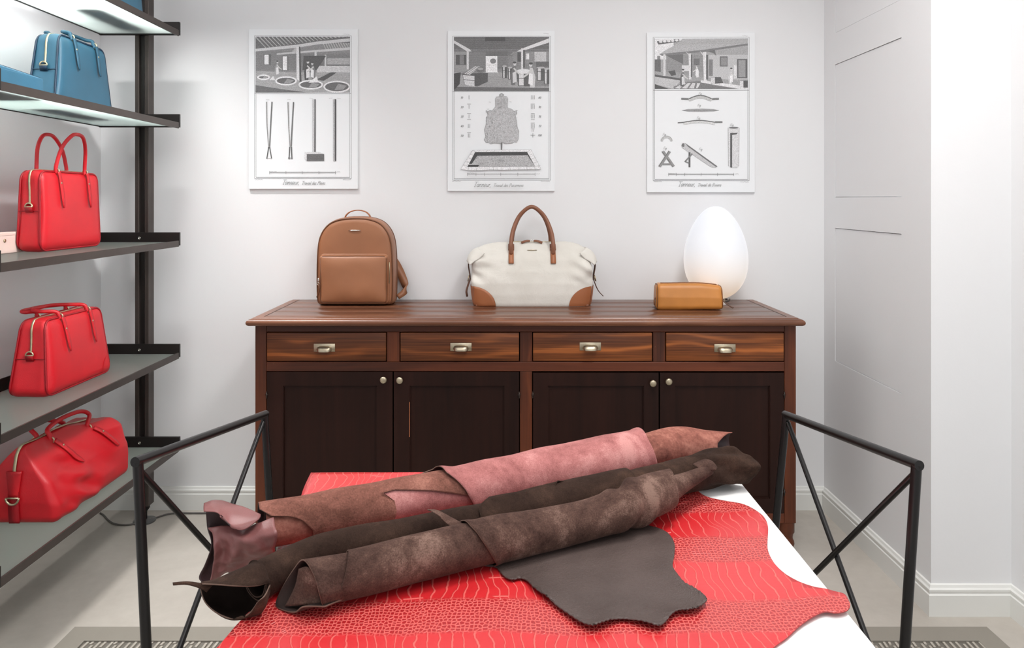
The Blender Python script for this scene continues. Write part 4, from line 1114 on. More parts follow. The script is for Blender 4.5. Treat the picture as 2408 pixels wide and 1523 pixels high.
bm = BM(); box(bm, -zx-.004, -zx+.002, -.095, -.089, .112-.012, .112+.008, .001, 1); torus(bm, (-zx-.001, -.094, .095), .005, .0014, (0, 1, 0), 10, 6)
obj('zip_slider', bm, M['steel'], t, label='bright zip slider')
obj('zip_pull', ribbon(BM(), crom([(-zx-.001, -.094, .092), (-zx+.004, -.098, .078), (-zx+.001, -.097, .058), (-zx-.006, -.094, .036)], 4), .007, .003, (1, 0, 0)), M['tan_dark'], t)
bm = BM(); tube(bm, [(-.026, -.078, .325), (-.014, -.0785, .3246), (0, -.079, .3245), (.014, -.0785, .3246), (.026, -.078, .325)], lambda k: .0012+.0016*math.sin(PI*k), 8)
obj('badge', bm, M['steel'], t, label='slim bright metal badge')
hp = [(-.058, -.010, HB-.012), (-.051, -.008, HB+.006), (-.032, -.006, HB+.021), (0, -.005, HB+.0275), (.032, -.006, HB+.021), (.051, -.008, HB+.006), (.058, -.010, HB-.012)]
obj('top_handle', ribbon(BM(), crom(hp, 5), .016, .0045, (0, 1, 0)), M['cognac'], t)
for s in (-1, 1):
    sp = [(s*.06, .045, HB-.05), (s*.10, .085, .24), (s*.160, .090, .15), (s*.197, .070, .075), (s*.200, .045, .045), (s*.172, .025, .022)]
    if s < 0: sp = [(x*.72, y, z) for x, y, z in sp]
    obj('shoulder_strap', ribbon(BM(), crom(sp, 6), lambda k: lerp(.05, .022, k), .007, (0, .3, 1)), M['tan'], t)

# holdall
HY = 3.085; s_ = HY/F
t = thing('holdall', 'cream canvas holdall with tan leather corners and handles, middle of the sideboard', 'bag', (ux(1252, HY), HY+.105, ZT))
HX = [(0, .252), (.01, .256), (.05, .262), (.10, .266), (.15, .263), (.19, .260), (.222, .252), (.246, .236), (.262, .205), (.271, .15)]
HYD = [(0, .104), (.012, .108), (.05, .110), (.10, .108), (.15, .098), (.20, .080), (.235, .056), (.258, .030), (.271, .010)]
def hx(z): return interp(HX, z)
def hy(z): return interp(HYD, z)
def hold(x, z, sgn=-1):
    a = hx(z); e = min(1, abs(x)/a); return sgn*hy(z)*(1-e**5)**(1/5)
rows = []; nz = 44
for i in range(nz+1):
    z = .271*i/nz; a, b_ = hx(z), hy(z); row = []
    for k in range(96):
        th = 2*PI*k/96; c, s = math.cos(th), math.sin(th); ee = 2/5
        p = Vector((math.copysign(abs(c)**ee, c)*a, math.copysign(abs(s)**ee, s)*b_, z))
        kx = abs(p.x)/a; kz = z/.271
        wr_ = smooth((kx-.45)/.5)*math.sin(min(1, kz*1.05)*PI)*smooth((z-.085)/.05)
        p.y += -math.copysign(1, -p.y)*wr_*.036*mnoise.noise(Vector((p.x*11, 3, p.z*20+p.x*9)))+.003*mnoise.noise(Vector((p.x*6, 7, p.z*9)))*smooth((z-.06)/.06)
        p.x += .004*mnoise.noise(Vector((p.y*12, 1, p.z*18)))*kx*smooth((z-.085)/.05)
        p.z += .005*mnoise.noise(Vector((p.x*9, p.y*9, 4)))*kz**3
        row.append(p)
    rows.append(row)
bm = grid_mesh(rows, True); bmesh.ops.holes_fill(bm, edges=[e for e in bm.edges if e.is_boundary], sides=0)
obj('body', bm, M['canvas'], t)
obj('base_panel', rbox(.243, .090, .004, .0035, 6, None, (0, 0, .0042)), M['chestnut'], t)
for s in (-1, 1):            # leather corners wrapping the lower ends
    rows = []
    for i in range(13):
        th = PI/2*i/12; row = []
        for j in range(9):
            q_ = .04+.96*j/8
            x = .254-.098*math.sin(th)*q_-.0*q_; z = .002+.084*math.cos(th)*q_
            x = min(x, hx(z)*.985)
            row.append(Vector((s*x, hold(x, z)-.0035, z)))
        rows.append(row)
    obj('leather_corner', grid_mesh(rows), M['cognac'], t, label='tan leather corner')
    solid(t.children[-1], .003, 1)
    # the end face of the corner
    rows = []
    for i in range(7):
        z = .002+.084*i/6; rows.append([Vector((s*(hx(z)*(1-abs(y_/hy(z))**5)**.2+.0035 if abs(y_) < hy(z) else 0), y_, z)) for y_ in [hy(z)*.72*(-1+2*k/10) for k in range(11)]])
    obj('leather_end', grid_mesh(rows), M['cognac'], t)
    # folded wing at each shoulder with buckled side strap
    rows = []
    wl = ((.232, .246), (.252, .236), (.272, .214), (.281, .188)); wr_in = ((.205, .226), (.226, .204), (.250, .190), (.268, .176))
    for (xa, za), (xb, zb_) in zip(wl, wr_in):
        rows.append([Vector((s*xa, .062, za-.006)), Vector((s*(xa+.004), .02, za)), Vector((s*(xa+.002), -.03, za)), Vector((s*lerp(xa, xb, .5), -.066, lerp(za, zb_, .5))), Vector((s*xb, -.076, zb_))])
    w_ = obj('folded_wing', sheet(rows, 4, 4), M['canvas'], t); solid(w_, .004, 0)
    sp = [(s*.274, -.01, .200), (s*.278, -.012, .17), (s*.272, -.012, .13), (s*.270, -.012, .105)]
    k_ = obj('side_strap', ribbon(BM(), crom(sp, 5), .030, .004, (0, 1, 0)), M['brown_strap'], t)
    bm = BM(); bx_c = Vector((s*.276, -.014, .112)); cyl(bm, bx_c+Vector((0, -.018, .012)), bx_c+Vector((0, .018, .012)), .002, 6); cyl(bm, bx_c+Vector((s*.004, -.018, -.010)), bx_c+Vector((s*.004, .018, -.010)), .002, 6)
    for q_ in (-.018, .018): cyl(bm, bx_c+Vector((0, q_, .012)), bx_c+Vector((s*.004, q_, -.010)), .002, 6)
    obj('buckle', bm, M['pewter'], k_, label='metal buckle')
    e_ = [(s*.270, -.02, .110), (s*.279, -.024, .085), (s*(.286 if s < 0 else .292), -.028, .058), (s*(.283 if s < 0 else .312), -.03, .036)]
    obj('strap_tail', ribbon(BM(), crom(e_, 5), lambda k: .018 if k < .8 else lerp(.018, .008, (k-.8)/.2), .0035, (0, 1, 0)), M['brown_strap'], t)
obj('zip', ribbon(BM(), [(x, -.004, .2725) for x in (-.10, -.05, 0, .05, .10)], .008, .003, (0, 1, 0)), M['gold'], t)
for s in (-1, 1):
    obj('zip_pull', ribbon(BM(), crom([(s*.008, -.018, .277), (s*.022, -.020, .277), (s*.046, -.022, .269)], 4), lambda k: lerp(.006, .010, k), .004, (0, .5, 1)), M['chestnut'], t)
bm = BM(); torus(bm, (-.004, -.018, .277), .005, .001, (0, 1, 0), 12, 5); torus(bm, (.005, -.018, .277), .005, .001, (0, 1, 0), 12, 5); obj('pull_ring', bm, M['steel'], t)
bm = tube(BM(), [(-.021, hold(0, .2395)-.003, .2385), (0, hold(0, .2395)-.004, .2385), (.021, hold(0, .2395)-.003, .2385)], lambda k: .0014+.001*math.sin(PI*k), 6); obj('badge', bm, M['pewter'], t, label='slim metal badge')
def arch(yb, yt, top, half):
    return [(-half, yb, .222), (-half-.001, yb-.001, .262), (-half*.93, yt*.5+yb*.5, .318), (-half*.66, yt, .378), (-half*.30, yt, .414), (0, yt, top), (half*.30, yt, .414), (half*.66, yt, .378), (half*.93, yt*.5+yb*.5, .318), (half+.001, yb-.001, .262), (half, yb, .222)]
for s, half in ((-1, .0905), (1, .086)):
    yb = -.066 if s < 0 else .066
    obj('handle', tube(BM(), crom(arch(yb, .012*s, .426, half), 5), .0088, 10), M['chestnut'], t)
    for sx in (-1, 1):
        pts = [Vector((sx*.0905, hold(.09, z)*(-s)-.004*(-s)*(-1 if s < 0 else -1)*(1), z)) for z in (.258, .240, .220, .198, .186)]
        pts = [Vector((sx*.0905, s*(hy(z)+.005), z)) for z in (.262, .244, .222, .200, .184)]
        sp = obj('strap_mount', ribbon(BM(), crom(pts, 4), .022, .0045, (1, 0, 0)), M['cognac'], t)
        obj('strap_loop', ribbon(BM(), [Vector((sx*.0905, s*(hy(z)+.009), z)) for z in (.262, .254, .246, .240)], .026, .006, (1, 0, 0)), M['chestnut'], sp)
        bm = BM()
        for z in (.232,):
            lathe(bm, [(.0036, 0), (.0036, .002), (.001, .003)], 10, (sx*.0905, s*(hy(z)+.0075), z), '-Y')
        obj('rivet', bm, M['steel'], sp, label='small metal rivet')

# ochre pouch
t = thing('pouch', 'small ochre leather zip pouch lying in front of the egg lamp', 'pouch', (ux(1617, 3.04)+.002, 3.045, ZT), R(-4))
def pou(p):
    k = p.z/.108; ex = p.x/.14
    return (p.x*(1-.02*k), p.y*interp([(0, 1), (.5, 1.0), (1, .74)], k), p.z*(1-.06*smooth((ex-.2)/.8)*1.4)+.0016*fbm(p*10)+.002*math.sin(p.x*14))
obj('body', rbox(.139, .055, .054, .020, 16, pou, (0, 0, .054)), M['ochre'], t)
bm = BM()
for s in (-1, 1):
    loop = [(s*.128, a, b_) for a, b_ in polyloop_rect(.052, .004, .104, .026, 6)]
    pts = [Vector(pou(Vector(p)))+Vector((s*.005, 0, 0)) for p in loop]; tube(bm, pts, .002, 6, closed=True)
obj('end_seam', bm, M['ochre_dark'], t)
pts = [Vector(pou(Vector((x, -.012, .108))))+Vector((0, 0, .001)) for x in (-.118, -.06, 0, .06, .118)]
obj('zip', ribbon(BM(), crom(pts, 4), .009, .003, (0, 1, 0)), M['ochre_dark'], t)
obj('side_tab', ribbon(BM(), [(-.139, -.02, .046), (-.144, -.024, .034), (-.143, -.026, .016)], .012, .003, (0, 1, 0)), M['ochre_dark'], t)
bm = BM(); torus(bm, (.146, -.005, .037), .006, .0016, (0, 1, 0), 12, 6); obj('pull_ring', bm, M['pewter'], t)
obj('zip_pull', ribbon(BM(), crom([(.146, -.006, .034), (.156, -.012, .024), (.172, -.024, .013), (.181, -.032, .009)], 4), .008, .003, (0, 1, .4)), M['brown_strap'], t)

# egg lamp
EY = 3.175; s_ = EY/F
t = thing('table_lamp', 'glowing white egg-shaped glass lamp on the sideboard', 'lamp', (ux(1683, EY), EY, ZT))
eh = 218*s_; er = 72.5*s_; ez = .0215
prof = []
for k in range(41):
    a = PI*k/40; z = (1-math.cos(a))/2
    r_ = er*math.sin(a)**.94*(1.0+.17*math.cos(a)-.02*math.cos(2*a))/1.02
    prof.append((max(r_, .0006), z*eh+ez))
cut = [(r_, z) for r_, z in prof if z > ez+.004 and True]
obj('egg_shade', lathe(BM(), cut, 48), M['egg'], t)
obj('lamp_base', lathe(BM(), [(.047, 0), (.048, .003), (.042, .007), (.032, .012), (.031, .020), (.036, .0262)], 32), M['lamp_white'], t, angle=40)
obj('switch_clip', bx(.030, .046, -.02, -.012, .020, .026, .001, 1), M['iron'], t)
cp = [(.03, .03, .006), (.06, .05, .004), (.085, .09, .004), (.10, .125, .004)]
obj('lamp_cord', tube(BM(), crom(cp, 5), .003, 8), M['cable'], t)

# ------------------------------------------------------------------ table with its black tubular frame
ZTB = .75
tb = thing('display_table', 'white-topped display table on black tubular frames with crossed braces', 'table', (.05, 1.35, 0))
obj('tabletop', bx(-.420, .5485, .86, 1.772, ZTB-.022, ZTB, .0012, 1), M['table_white'], tb, True, smooth_=False)
YN, YFR = 1.26, 1.76
fr = {'L': ((324, 1084), (622, 974)), 'R': ((2155.5, 1092), (1849, 975))}
lean = {'L': ((20/438), (12/206)), 'R': ((-28/433), (-25/262))}
for s in ('L', 'R'):
    n0, f0 = fr[s]; tn = P(*n0, YN); tf = P(*f0, YFR)
    tn.z -= .0; legs = []
    for top, ln in ((tn, lean[s][0]), (tf, lean[s][1])):
        bot = Vector((top.x+ln*top.z*1.0, top.y, 0)); legs.append((top, bot))
        obj('leg', tube(BM(), [bot, top], .0088, 16), M['black_metal'], tb, True, angle=50)
    d = (tf-tn).normalized()
    obj('top_rail', tube(BM(), [tn-d*.0080, tf+d*.0080], .0088, 16), M['black_metal'], tb, True, angle=50)
    def at(i, z):
        a, b_ = legs[i]; return a.lerp(b_, (a.z-z)/a.z)
    zn, zf = CAMZ-(1712-V0)/F*YN, CAMZ-(1460-V0)/F*YFR
    obj('brace', tube(BM(), [tn+Vector((0, .004, -.016)), at(1, zf)], .0056, 12), M['black_metal'], tb, True, angle=50)
    obj('brace', tube(BM(), [tf+Vector((0, -.012, -.016)), at(0, zn)], .0056, 12), M['black_metal'], tb, True, angle=50)
    fr[s] = (at(0, zn), at(1, zf))
for i in (0, 1):
    a, b_ = fr['L'][i], fr['R'][i]
    obj('stretcher', tube(BM(), [a, b_], .0088, 12), M['black_metal'], tb, True, angle=50)
    for x in (-.36, .49):
        k = (x-a.x)/(b_.x-a.x); p = a.lerp(b_, k)
        obj('upright', tube(BM(), [p, Vector((p.x, p.y, ZTB-.022))], .0088, 12), M['black_metal'], tb, True, angle=50)

# ------------------------------------------------------------------ the hides
def outline_sheet(pts2, z0, disp, nx=34, ny=34):
    """flat hide from an outline (x,y), cut into a grid so that it can undulate"""
    bm = BM(); vs = [bm.verts.new((p[0], p[1], 0)) for p in pts2]
    es = [bm.edges.new((vs[i], vs[(i+1) % len(vs)])) for i in range(len(vs))]
    bmesh.ops.triangle_fill(bm, use_beauty=True, edges=es)
    xs = [p[0] for p in pts2]; ys = [p[1] for p in pts2]
    for k in range(1, nx): bmesh.ops.bisect_plane(bm, geom=bm.verts[:]+bm.edges[:]+bm.faces[:], plane_co=(lerp(min(xs), max(xs), k/nx), 0, 0), plane_no=(1, 0, 0))
    for k in range(1, ny): bmesh.ops.bisect_plane(bm, geom=bm.verts[:]+bm.edges[:]+bm.faces[:], plane_co=(0, lerp(min(ys), max(ys), k/ny), 0), plane_no=(0, 1, 0))
    for v in bm.verts: v.co.z = z0+disp(v.co.x, v.co.y)
    return bm
def px_outline(px, z, jit=0):
    c = crom([PZ(u, v, z) for u, v in px], 5, True)
    return [(p.x+random.uniform(-jit, jit), p.y+random.uniform(-jit, jit)) for p in c]
RZ = ZTB+.0026
red_px_right = [(1640, 1152), (1646, 1160), (1665, 1170), (1700, 1178), (1745, 1186), (1775, 1200), (1797, 1218), (1806, 1240), (1805, 1270), (1806, 1296), (1820, 1325), (1845, 1350), (1880, 1371), (1915, 1384), (1938, 1388), (1962, 1395), (1985, 1402), (1996, 1418), (1999, 1432), (1990, 1444), (1965, 1449), (1940, 1446), (1912, 1457), (1880, 1477), (1850, 1503), (1818, 1526)]
red = [PZ(u, v, RZ) for u, v in red_px_right]
red_w = [Vector((p.x, p.y, 0)) for p in red]
red_w += [Vector((.30, .99, 0)), Vector((.18, .91, 0)), Vector((0, .875, 0)), Vector((-.25, .88, 0)), Vector((-.42, .93, 0)), Vector((-.446, 1.02, 0))]
red_left = [PZ(u, v, RZ) for u, v in [(512, 1523), (548, 1481), (582, 1444), (600, 1427)]]+[Vector((-.432, 1.30, 0)), Vector((-.448, 1.45, 0))]+[PZ(u, v, RZ) for u, v in [(700, 1192), (714, 1150), (731, 1113)]]
red_w += [Vector((p.x, p.y, 0)) for p in red_left]
sm = crom(red_w, 5, False)
back = [Vector((-.2, 1.764, 0)), Vector((.1, 1.768, 0)), Vector((.36, 1.765, 0)), Vector((.45, 1.72, 0))]
sm += back
# a hide: it lies flat, a slight lift along its free right edge
def red_d(x, y):
    z = .0012*mnoise.noise(Vector((x*5, y*5, 1)))+.0012
    z += .004*smooth((x-.40)/.12)*smooth((1.30-y)/.15)
    return z
hide_thing = obj('crocodile_hide', outline_sheet([(p.x, p.y) for p in sm], RZ, red_d, 40, 40), [M['croc'], M['croc_edge']])
tag(hide_thing, 'red crocodile-embossed leather hide spread flat over the white tabletop', 'leather hide')
solid(hide_thing, .0018, 0, rim=1)

class Roll:
    """a rolled hide: stations (u, top v, bottom v, lift) on the photograph give its real axis and radius on the table"""
    def __init__(s, st, z0=ZTB+.006):
        s.st = []
        for i, (u, vt, vb, lift) in enumerate(st):
            vc = (vt+vb)/2; h = (vb-vt)/2*.972; al = math.atan((vc-V0)/F); r_ = .04
            for _ in range(12):
                zc = z0+lift+r_; Y = (CAMZ-zc)*F/(vc-V0); r_ = h*Y*math.cos(al)/F
            s.st.append((P(u, vc, Y), r_))
        s.c = crom([p for p, r_ in s.st], 8); n_ = len(s.st)
        rr = crom([Vector((r_, 0, 0)) for p, r_ in s.st], 8); s.r = [v.x for v in rr]
        s.len = [0]
        for a, b_ in zip(s.c, s.c[1:]): s.len.append(s.len[-1]+(b_-a).length)
        s.L = s.len[-1]
    def frame(s, x):
        """x = length along the axis from the left end (may run past either end)"""
        x0 = max(0, min(s.L, x)); i = 0
        while i < len(s.len)-2 and s.len[i+1] < x0: i += 1
        t = (x0-s.len[i])/(s.len[i+1]-s.len[i])
        c = s.c[i].lerp(s.c[i+1], t); r_ = lerp(s.r[i], s.r[i+1], t)
        a, b_ = s.c[max(0, i-2)], s.c[min(len(s.c)-1, i+3)]
        d = (b_-a).normalized()
        if x != x0: c = c+d*(x-x0)
        f = Vector((d.y, -d.x, 0)).normalized(); up = d.cross(f)*-1
        if up.z < 0: up = -up
        return c, r_, d, f, up
    def pt(s, x, th, off=0, scale=1.0):
        c, r_, d, f, up = s.frame(x)
        return c+(f*math.cos(th)+up*math.sin(th))*(r_*scale+off)
    def find(s, u, v, off=0):
        """axis length and angle of the visible surface point seen at (u, v)"""
        best = None
        for i in range(-6, 67):
            x = s.L*i/60
            for k in range(-14, 27):
                th = R(k*5); q_ = proj(s.pt(x, th, off)); d = (q_[0]-u)**2+(q_[1]-v)**2
                if best is None or d < best[0]: best = (d, x, th)
        d, x, th = best; sx, sth = s.L/60, R(5)
        for _ in range(7):
            for a in (-1, 0, 1):
                for b_ in (-1, 0, 1):
                    X, T = x+a*sx*.5, th+b_*sth*.5
                    q_ = proj(s.pt(X, T, off)); dd = (q_[0]-u)**2+(q_[1]-v)**2
                    if dd < d: d, bx_, bt = dd, X, T; best = (d, bx_, bt)
            d, x, th = best; sx *= .6; sth *= .6
        return x, th
    def wrap(s, x0, x1, t0, t1, off, nx=90, nt=44, wob=.0015, seed=0, lift=None, dent=None):
        """one layer: x0/x1 functions of the angle, t0/t1 functions of the length, off = gap above the roll radius"""
        X0 = x0 if callable(x0) else (lambda th: x0); X1 = x1 if callable(x1) else (lambda th: x1)
        T0 = t0 if callable(t0) else (lambda x: t0); T1 = t1 if callable(t1) else (lambda x: t1)
        rows = []
        for i in range(nx+1):
            row = []
            for k in range(nt+1):
                tt = k/nt
                xm = lerp(X0(lerp(T0(s.L/2), T1(s.L/2), tt)), X1(lerp(T0(s.L/2), T1(s.L/2), tt)), i/nx)
                th = lerp(T0(xm), T1(xm), tt)
                xx = lerp(X0(th), X1(th), i/nx)
                o_ = off(xx, th) if callable(off) else off
                o_ += wob*mnoise.noise(Vector((xx*14, th*1.3, seed)))
                if lift: o_ += lift(i/nx, tt)
                if dent: o_ += dent(xx, th)
                row.append(s.pt(xx, th, o_))
            rows.append(row)
        return grid_mesh(rows)
def spiral_off(turns, gap): return lambda x, th: -gap*th/(2*PI)

# --- rose roll, furthest from the camera
pink = Roll([(566, 1190, 1306, .004), (700, 1166, 1284, .002), (900, 1130, 1242, .002), (1110, 1093, 1204, .002), (1300, 1053, 1164, .002), (1500, 1013, 1122, .002), (1595, 992, 1102, .004), (1660, 1001, 1088, .010), (1722, 1006, 1078, .016)])
tp = thing('rolled_hide', 'rose and rust suede hide roll, rearmost of the three rolls on the table', 'leather hide', (pink.frame(pink.L/2)[0].x, pink.frame(pink.L/2)[0].y, ZTB), group='rolled hides on the table')
def edge_fn(roll, pxs, off=0):
    """table angle->length from a drawn edge"""
    tab = sorted([(t_, x) for x, t_ in (roll.find(u, v, off) for u, v in pxs)])
    return lambda th: interp(tab, th), tab
xA, _ = pink.find(640, 1215)
xT, _ = pink.find(1690, 1030)
le, _t = edge_fn(pink, [(610, 1200), (640, 1216), (690, 1214), (712, 1224), (736, 1245)])
re, _t = edge_fn(pink, [(1722, 1004), (1705, 1020), (1690, 1043)])
obj('hide_core', pink.wrap(lambda th: xA-.01, lambda th: re(th) if th < R(125) else re(R(125)), R(-150), R(330), lambda x, th: -.004-.006*(th+R(150))/(2*PI), 110, 70, .0012, 3), [M['shag_suede'], M['plum_dark']], tp, True, label='shaggy rust suede')
solid(tp.children[-1], .002, -1, back=1)
# rust layer on the left part, with a lens-shaped gap low down
lens = [pink.find(u, v) for u, v in [(925, 1168), (935, 1154), (960, 1147), (1000, 1149), (1050, 1157), (1100, 1165)]]
lt = sorted([(x, t_) for x, t_ in lens])
def t_low(x):
    if x < lt[0][0]: return lerp(R(-140), lt[0][1], smooth((x-lt[0][0]+.07)/.07)) if x > lt[0][0]-.07 else R(-140)
    return interp(lt, x)
xw1, _ = pink.find(1130, 1140)
o = obj('rust_layer', pink.wrap(lambda th: le(th), xw1, t_low, R(215), .001, 100, 44, .002, 5), [M['rust_suede'], M['plum_dark'], M['rim']], tp, True, label='rust brown suede')
solid(o, .002, 1, rim=2, back=1)
o = obj('inner_layer', pink.wrap(pink.find(905, 1190)[0], xw1, R(-120), R(100), -.0018, 30, 24, .001, 6), [M['pink_suede'], M['plum_dark']], tp, True, label='rose suede'); solid(o, .0015, -1, back=1)
# rose outer layer, middle to right
e1, tabL = edge_fn(pink, [(1111, 1181), (1101, 1168), (1090, 1152), (1072, 1136), (1048, 1122), (1022, 1115)])
e2, tabR = edge_fn(pink, [(1505, 1014), (1522, 1040), (1534, 1066), (1541, 1090)])
o = obj('rose_layer', pink.wrap(lambda th: e1(th) if th < tabL[-1][0] else e1(th)-(th-tabL[-1][0])*.11, lambda th: e2(th), R(-140), R(230), .0045, 90, 50, .0022, 9,
        lift=lambda a, b_: .006*smooth((.07-a)/.07)+.003*smooth((a-.96)/.04)), [M['pink_suede'], M['plum_dark'], M['rim']], tp, True, label='rose suede')
solid(o, .002, 1, rim=2, back=1)
# loose edge trailing on the table behind the roll
tr = [PZ(u, v, .757) for u, v in ((735, 1171), (800, 1159), (860, 1146), (908, 1138))]
o = obj('trailing_edge', sheet([tr, [p+Vector((.028, -.05, .001)) for p in tr], [p+Vector((.05, -.095, .004)) for p in tr]], 4, 4), [M['rust_suede'], M['plum_dark']], tp, True); solid(o, .002, 1, back=1)
# crumpled smooth end at the left
Yq = pink.frame(0)[0].y
def C(u, v, dy): return P(u, v, Yq+dy)
o = obj('folded_lip', sheet([
    [C(480, 1185, .03), C(500, 1178, .035), C(523, 1179, .04), C(548, 1187, .03), C(575, 1194, .01), C(612, 1211, -.02)],
    [C(479, 1195, .00), C(500, 1190, .00), C(523, 1193, .00), C(550, 1203, -.012), C(580, 1212, -.022), C(613, 1214, -.028)],
    [C(479, 1203, -.02), C(508, 1204, -.03), C(523, 1215, -.038), C(540, 1232, -.045), C(572, 1232, -.044), C(611, 1218, -.034)],
    [C(480, 1203, -.024), C(509, 1205, -.034), C(524, 1218, -.042), C(556, 1243, -.05), C(578, 1244, -.05), C(608, 1222, -.038)]], 5, 5), [M['mauve_grain'], M['plum_dark']], tp, True, label='smooth mauve leather lip'); solid(o, .0022, 1, back=1)
o = obj('crumpled_end', sheet([
    [C(489, 1240, -.015), C(532, 1236, -.012), C(558, 1243, -.02), C(578, 1245, -.022), C(604, 1228, -.025), C(640, 1220, -.03)],
    [C(496, 1262, -.03), C(530, 1258, -.026), C(556, 1262, -.042), C(580, 1262, -.050), C(610, 1250, -.052), C(648, 1238, -.046)],
    [C(505, 1292, -.034), C(530, 1285, -.020), C(548, 1290, -.044), C(578, 1286, -.050), C(612, 1276, -.058), C(652, 1256, -.055)],
    [C(503, 1315, -.03), C(524, 1312, -.020), C(545, 1318, -.040), C(574, 1310, -.03), C(604, 1300, -.045), C(648, 1280, -.05)],
    [C(499, 1348, -.02), C(515, 1340, -.010), C(538, 1332, -.02), C(572, 1324, -.012), C(604, 1316, -.02), C(646, 1300, -.02)],
    [C(497, 1372, -.012), C(510, 1362, -.002), C(532, 1348, .0), C(570, 1338, .004), C(604, 1330, .0), C(646, 1314, .0)]], 6, 6, lambda p: (0, .009*mnoise.noise(p*30)+.004*mnoise.noise(p*70), 0)), [M['mauve_grain'], M['mauve_grain']], tp, True, label='smooth mauve crumpled leather'); solid(o, .0022, 1, back=1)
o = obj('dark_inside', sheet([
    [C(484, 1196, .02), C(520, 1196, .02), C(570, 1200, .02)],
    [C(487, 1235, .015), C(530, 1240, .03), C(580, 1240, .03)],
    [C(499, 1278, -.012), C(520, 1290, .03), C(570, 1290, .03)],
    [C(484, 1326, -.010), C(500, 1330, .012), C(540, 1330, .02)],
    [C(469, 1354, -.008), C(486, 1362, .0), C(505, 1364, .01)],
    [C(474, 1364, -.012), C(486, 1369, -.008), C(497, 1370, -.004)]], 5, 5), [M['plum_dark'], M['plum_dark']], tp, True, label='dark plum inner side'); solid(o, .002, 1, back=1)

# --- dark brown roll, in the middle
brown = Roll([(600, 1314, 1418, .002), (740, 1252, 1352, 0), (900, 1219, 1318, 0), (1110, 1181, 1278, 0), (1300, 1140, 1238, 0), (1500, 1097, 1192, 0), (1640, 1061, 1153, 0), (1735, 1042, 1138, 0)])
fb = brown.frame(brown.L/2)[0]
tbn = thing('rolled_hide', 'dark chocolate brown suede hide roll lying between the rose roll and the taupe roll', 'leather hide', (fb.x, fb.y, ZTB), group='rolled hides on the table')
def brown_dent(x, th):   # soft folds near the far right end
    k = smooth((x-(brown.L-.14))/.10)
    return k*(.0045*math.sin(th*5+x*46)+.002*math.sin(th*9))-.011*smooth((x-(brown.L-.03))/.05)*max(0, math.sin(th))
def brown_end(th): return brown.L+.030*math.cos(th-R(5))-.012*max(0, math.sin(th-R(40)))
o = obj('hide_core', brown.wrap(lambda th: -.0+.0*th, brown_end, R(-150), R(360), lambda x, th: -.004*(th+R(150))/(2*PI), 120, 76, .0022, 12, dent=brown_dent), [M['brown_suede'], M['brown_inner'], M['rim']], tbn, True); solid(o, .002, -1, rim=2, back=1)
be, tb2 = edge_fn(brown, [(1130, 1218), (1126, 1200), (1132, 1188), (1146, 1177), (1168, 1169)])
BT1 = [(brown.find(1170, 1168)[0], R(92)), (brown.find(1250, 1160)[0], R(88)), (brown.find(1300, 1144)[0], R(97)), (brown.find(1325, 1136)[0], R(102)), (brown.L, R(125))]
def bt1(x): return interp(BT1, x)
o = obj('outer_layer', brown.wrap(lambda th: be(th), brown.find(1500, 1140)[0], R(-140), bt1, .0025, 60, 30, .0012, 14, lift=lambda a, b_: .004*smooth((b_-.9)/.1)*(1-a)), [M['brown_suede'], M['brown_inner'], M['rim']], tbn, True); solid(o, .002, 1, rim=2, back=1)
Yl = brown.find(1250, 1160); pY = brown.pt(*Yl).y
o = obj('curled_lip', sheet([[P(1200, 1164, pY-.012), P(1250, 1153, pY+.004), P(1300, 1146, pY+.022), P(1306, 1147, pY+.020)], [P(1205, 1161, pY-.008), P(1255, 1147, pY+.012), P(1306, 1136, pY+.03), P(1312, 1131, pY+.03)], [P(1215, 1160, pY), P(1262, 1146, pY+.02), P(1318, 1132, pY+.04), P(1324, 1135, pY+.04)]], 5, 4), [M['brown_suede'], M['brown_inner']], tbn, True); solid(o, .002, 1, back=1)
# flared mouth at the left end, drooping past the table edge
b0 = [brown.pt(.004, R(a), .001) for a in (10, 60, 110, 165, 220, 270, 330, 365)]
Yb = brown.frame(0)[0].y
def Dn(u, v, dy): return P(u, v, Yb+dy)
o = obj('flared_mouth', sheet([
    b0,
    [Dn(604, 1378, -.045), Dn(588, 1335, -.02), Dn(578, 1336, .02), Dn(572, 1368, .035), Dn(582, 1412, .02), Dn(606, 1442, -.02), Dn(622, 1424, -.05), Dn(622, 1398, -.058)],
    [Dn(560, 1379, -.05), Dn(545, 1352, -.02), Dn(538, 1352, .02), Dn(530, 1380, .03), Dn(536, 1424, .012), Dn(562, 1453, -.025), Dn(600, 1438, -.056), Dn(606, 1414, -.062)],
    [Dn(516, 1376, -.05), Dn(506, 1366, -.02), Dn(504, 1366, .01), Dn(498, 1384, .015), Dn(500, 1416, .0), Dn(530, 1450, -.03), Dn(566, 1454, -.05), Dn(586, 1440, -.058)],
    [Dn(476, 1374, -.045), Dn(474, 1371, -.02), Dn(474, 1371, .0), Dn(472, 1382, .004), Dn(482, 1412, -.01), Dn(506, 1436, -.03), Dn(540, 1452, -.045), Dn(560, 1455, -.05)]], 5, 6), [M['brown_suede'], M['brown_inner'], M['rim']], tbn, True); solid(o, .002, 1, rim=2, back=1)
o = obj('mouth_tail', sheet([[Dn(406, 1371, -.03), Dn(440, 1368, -.03), Dn(476, 1371, -.03), Dn(500, 1375, -.03)], [Dn(407, 1374, -.035), Dn(440, 1373, -.035), Dn(472, 1384, -.035), Dn(486, 1392, -.035)]], 5, 3), [M['brown_suede'], M['brown_inner']], tbn, True); solid(o, .003, 0, back=1)

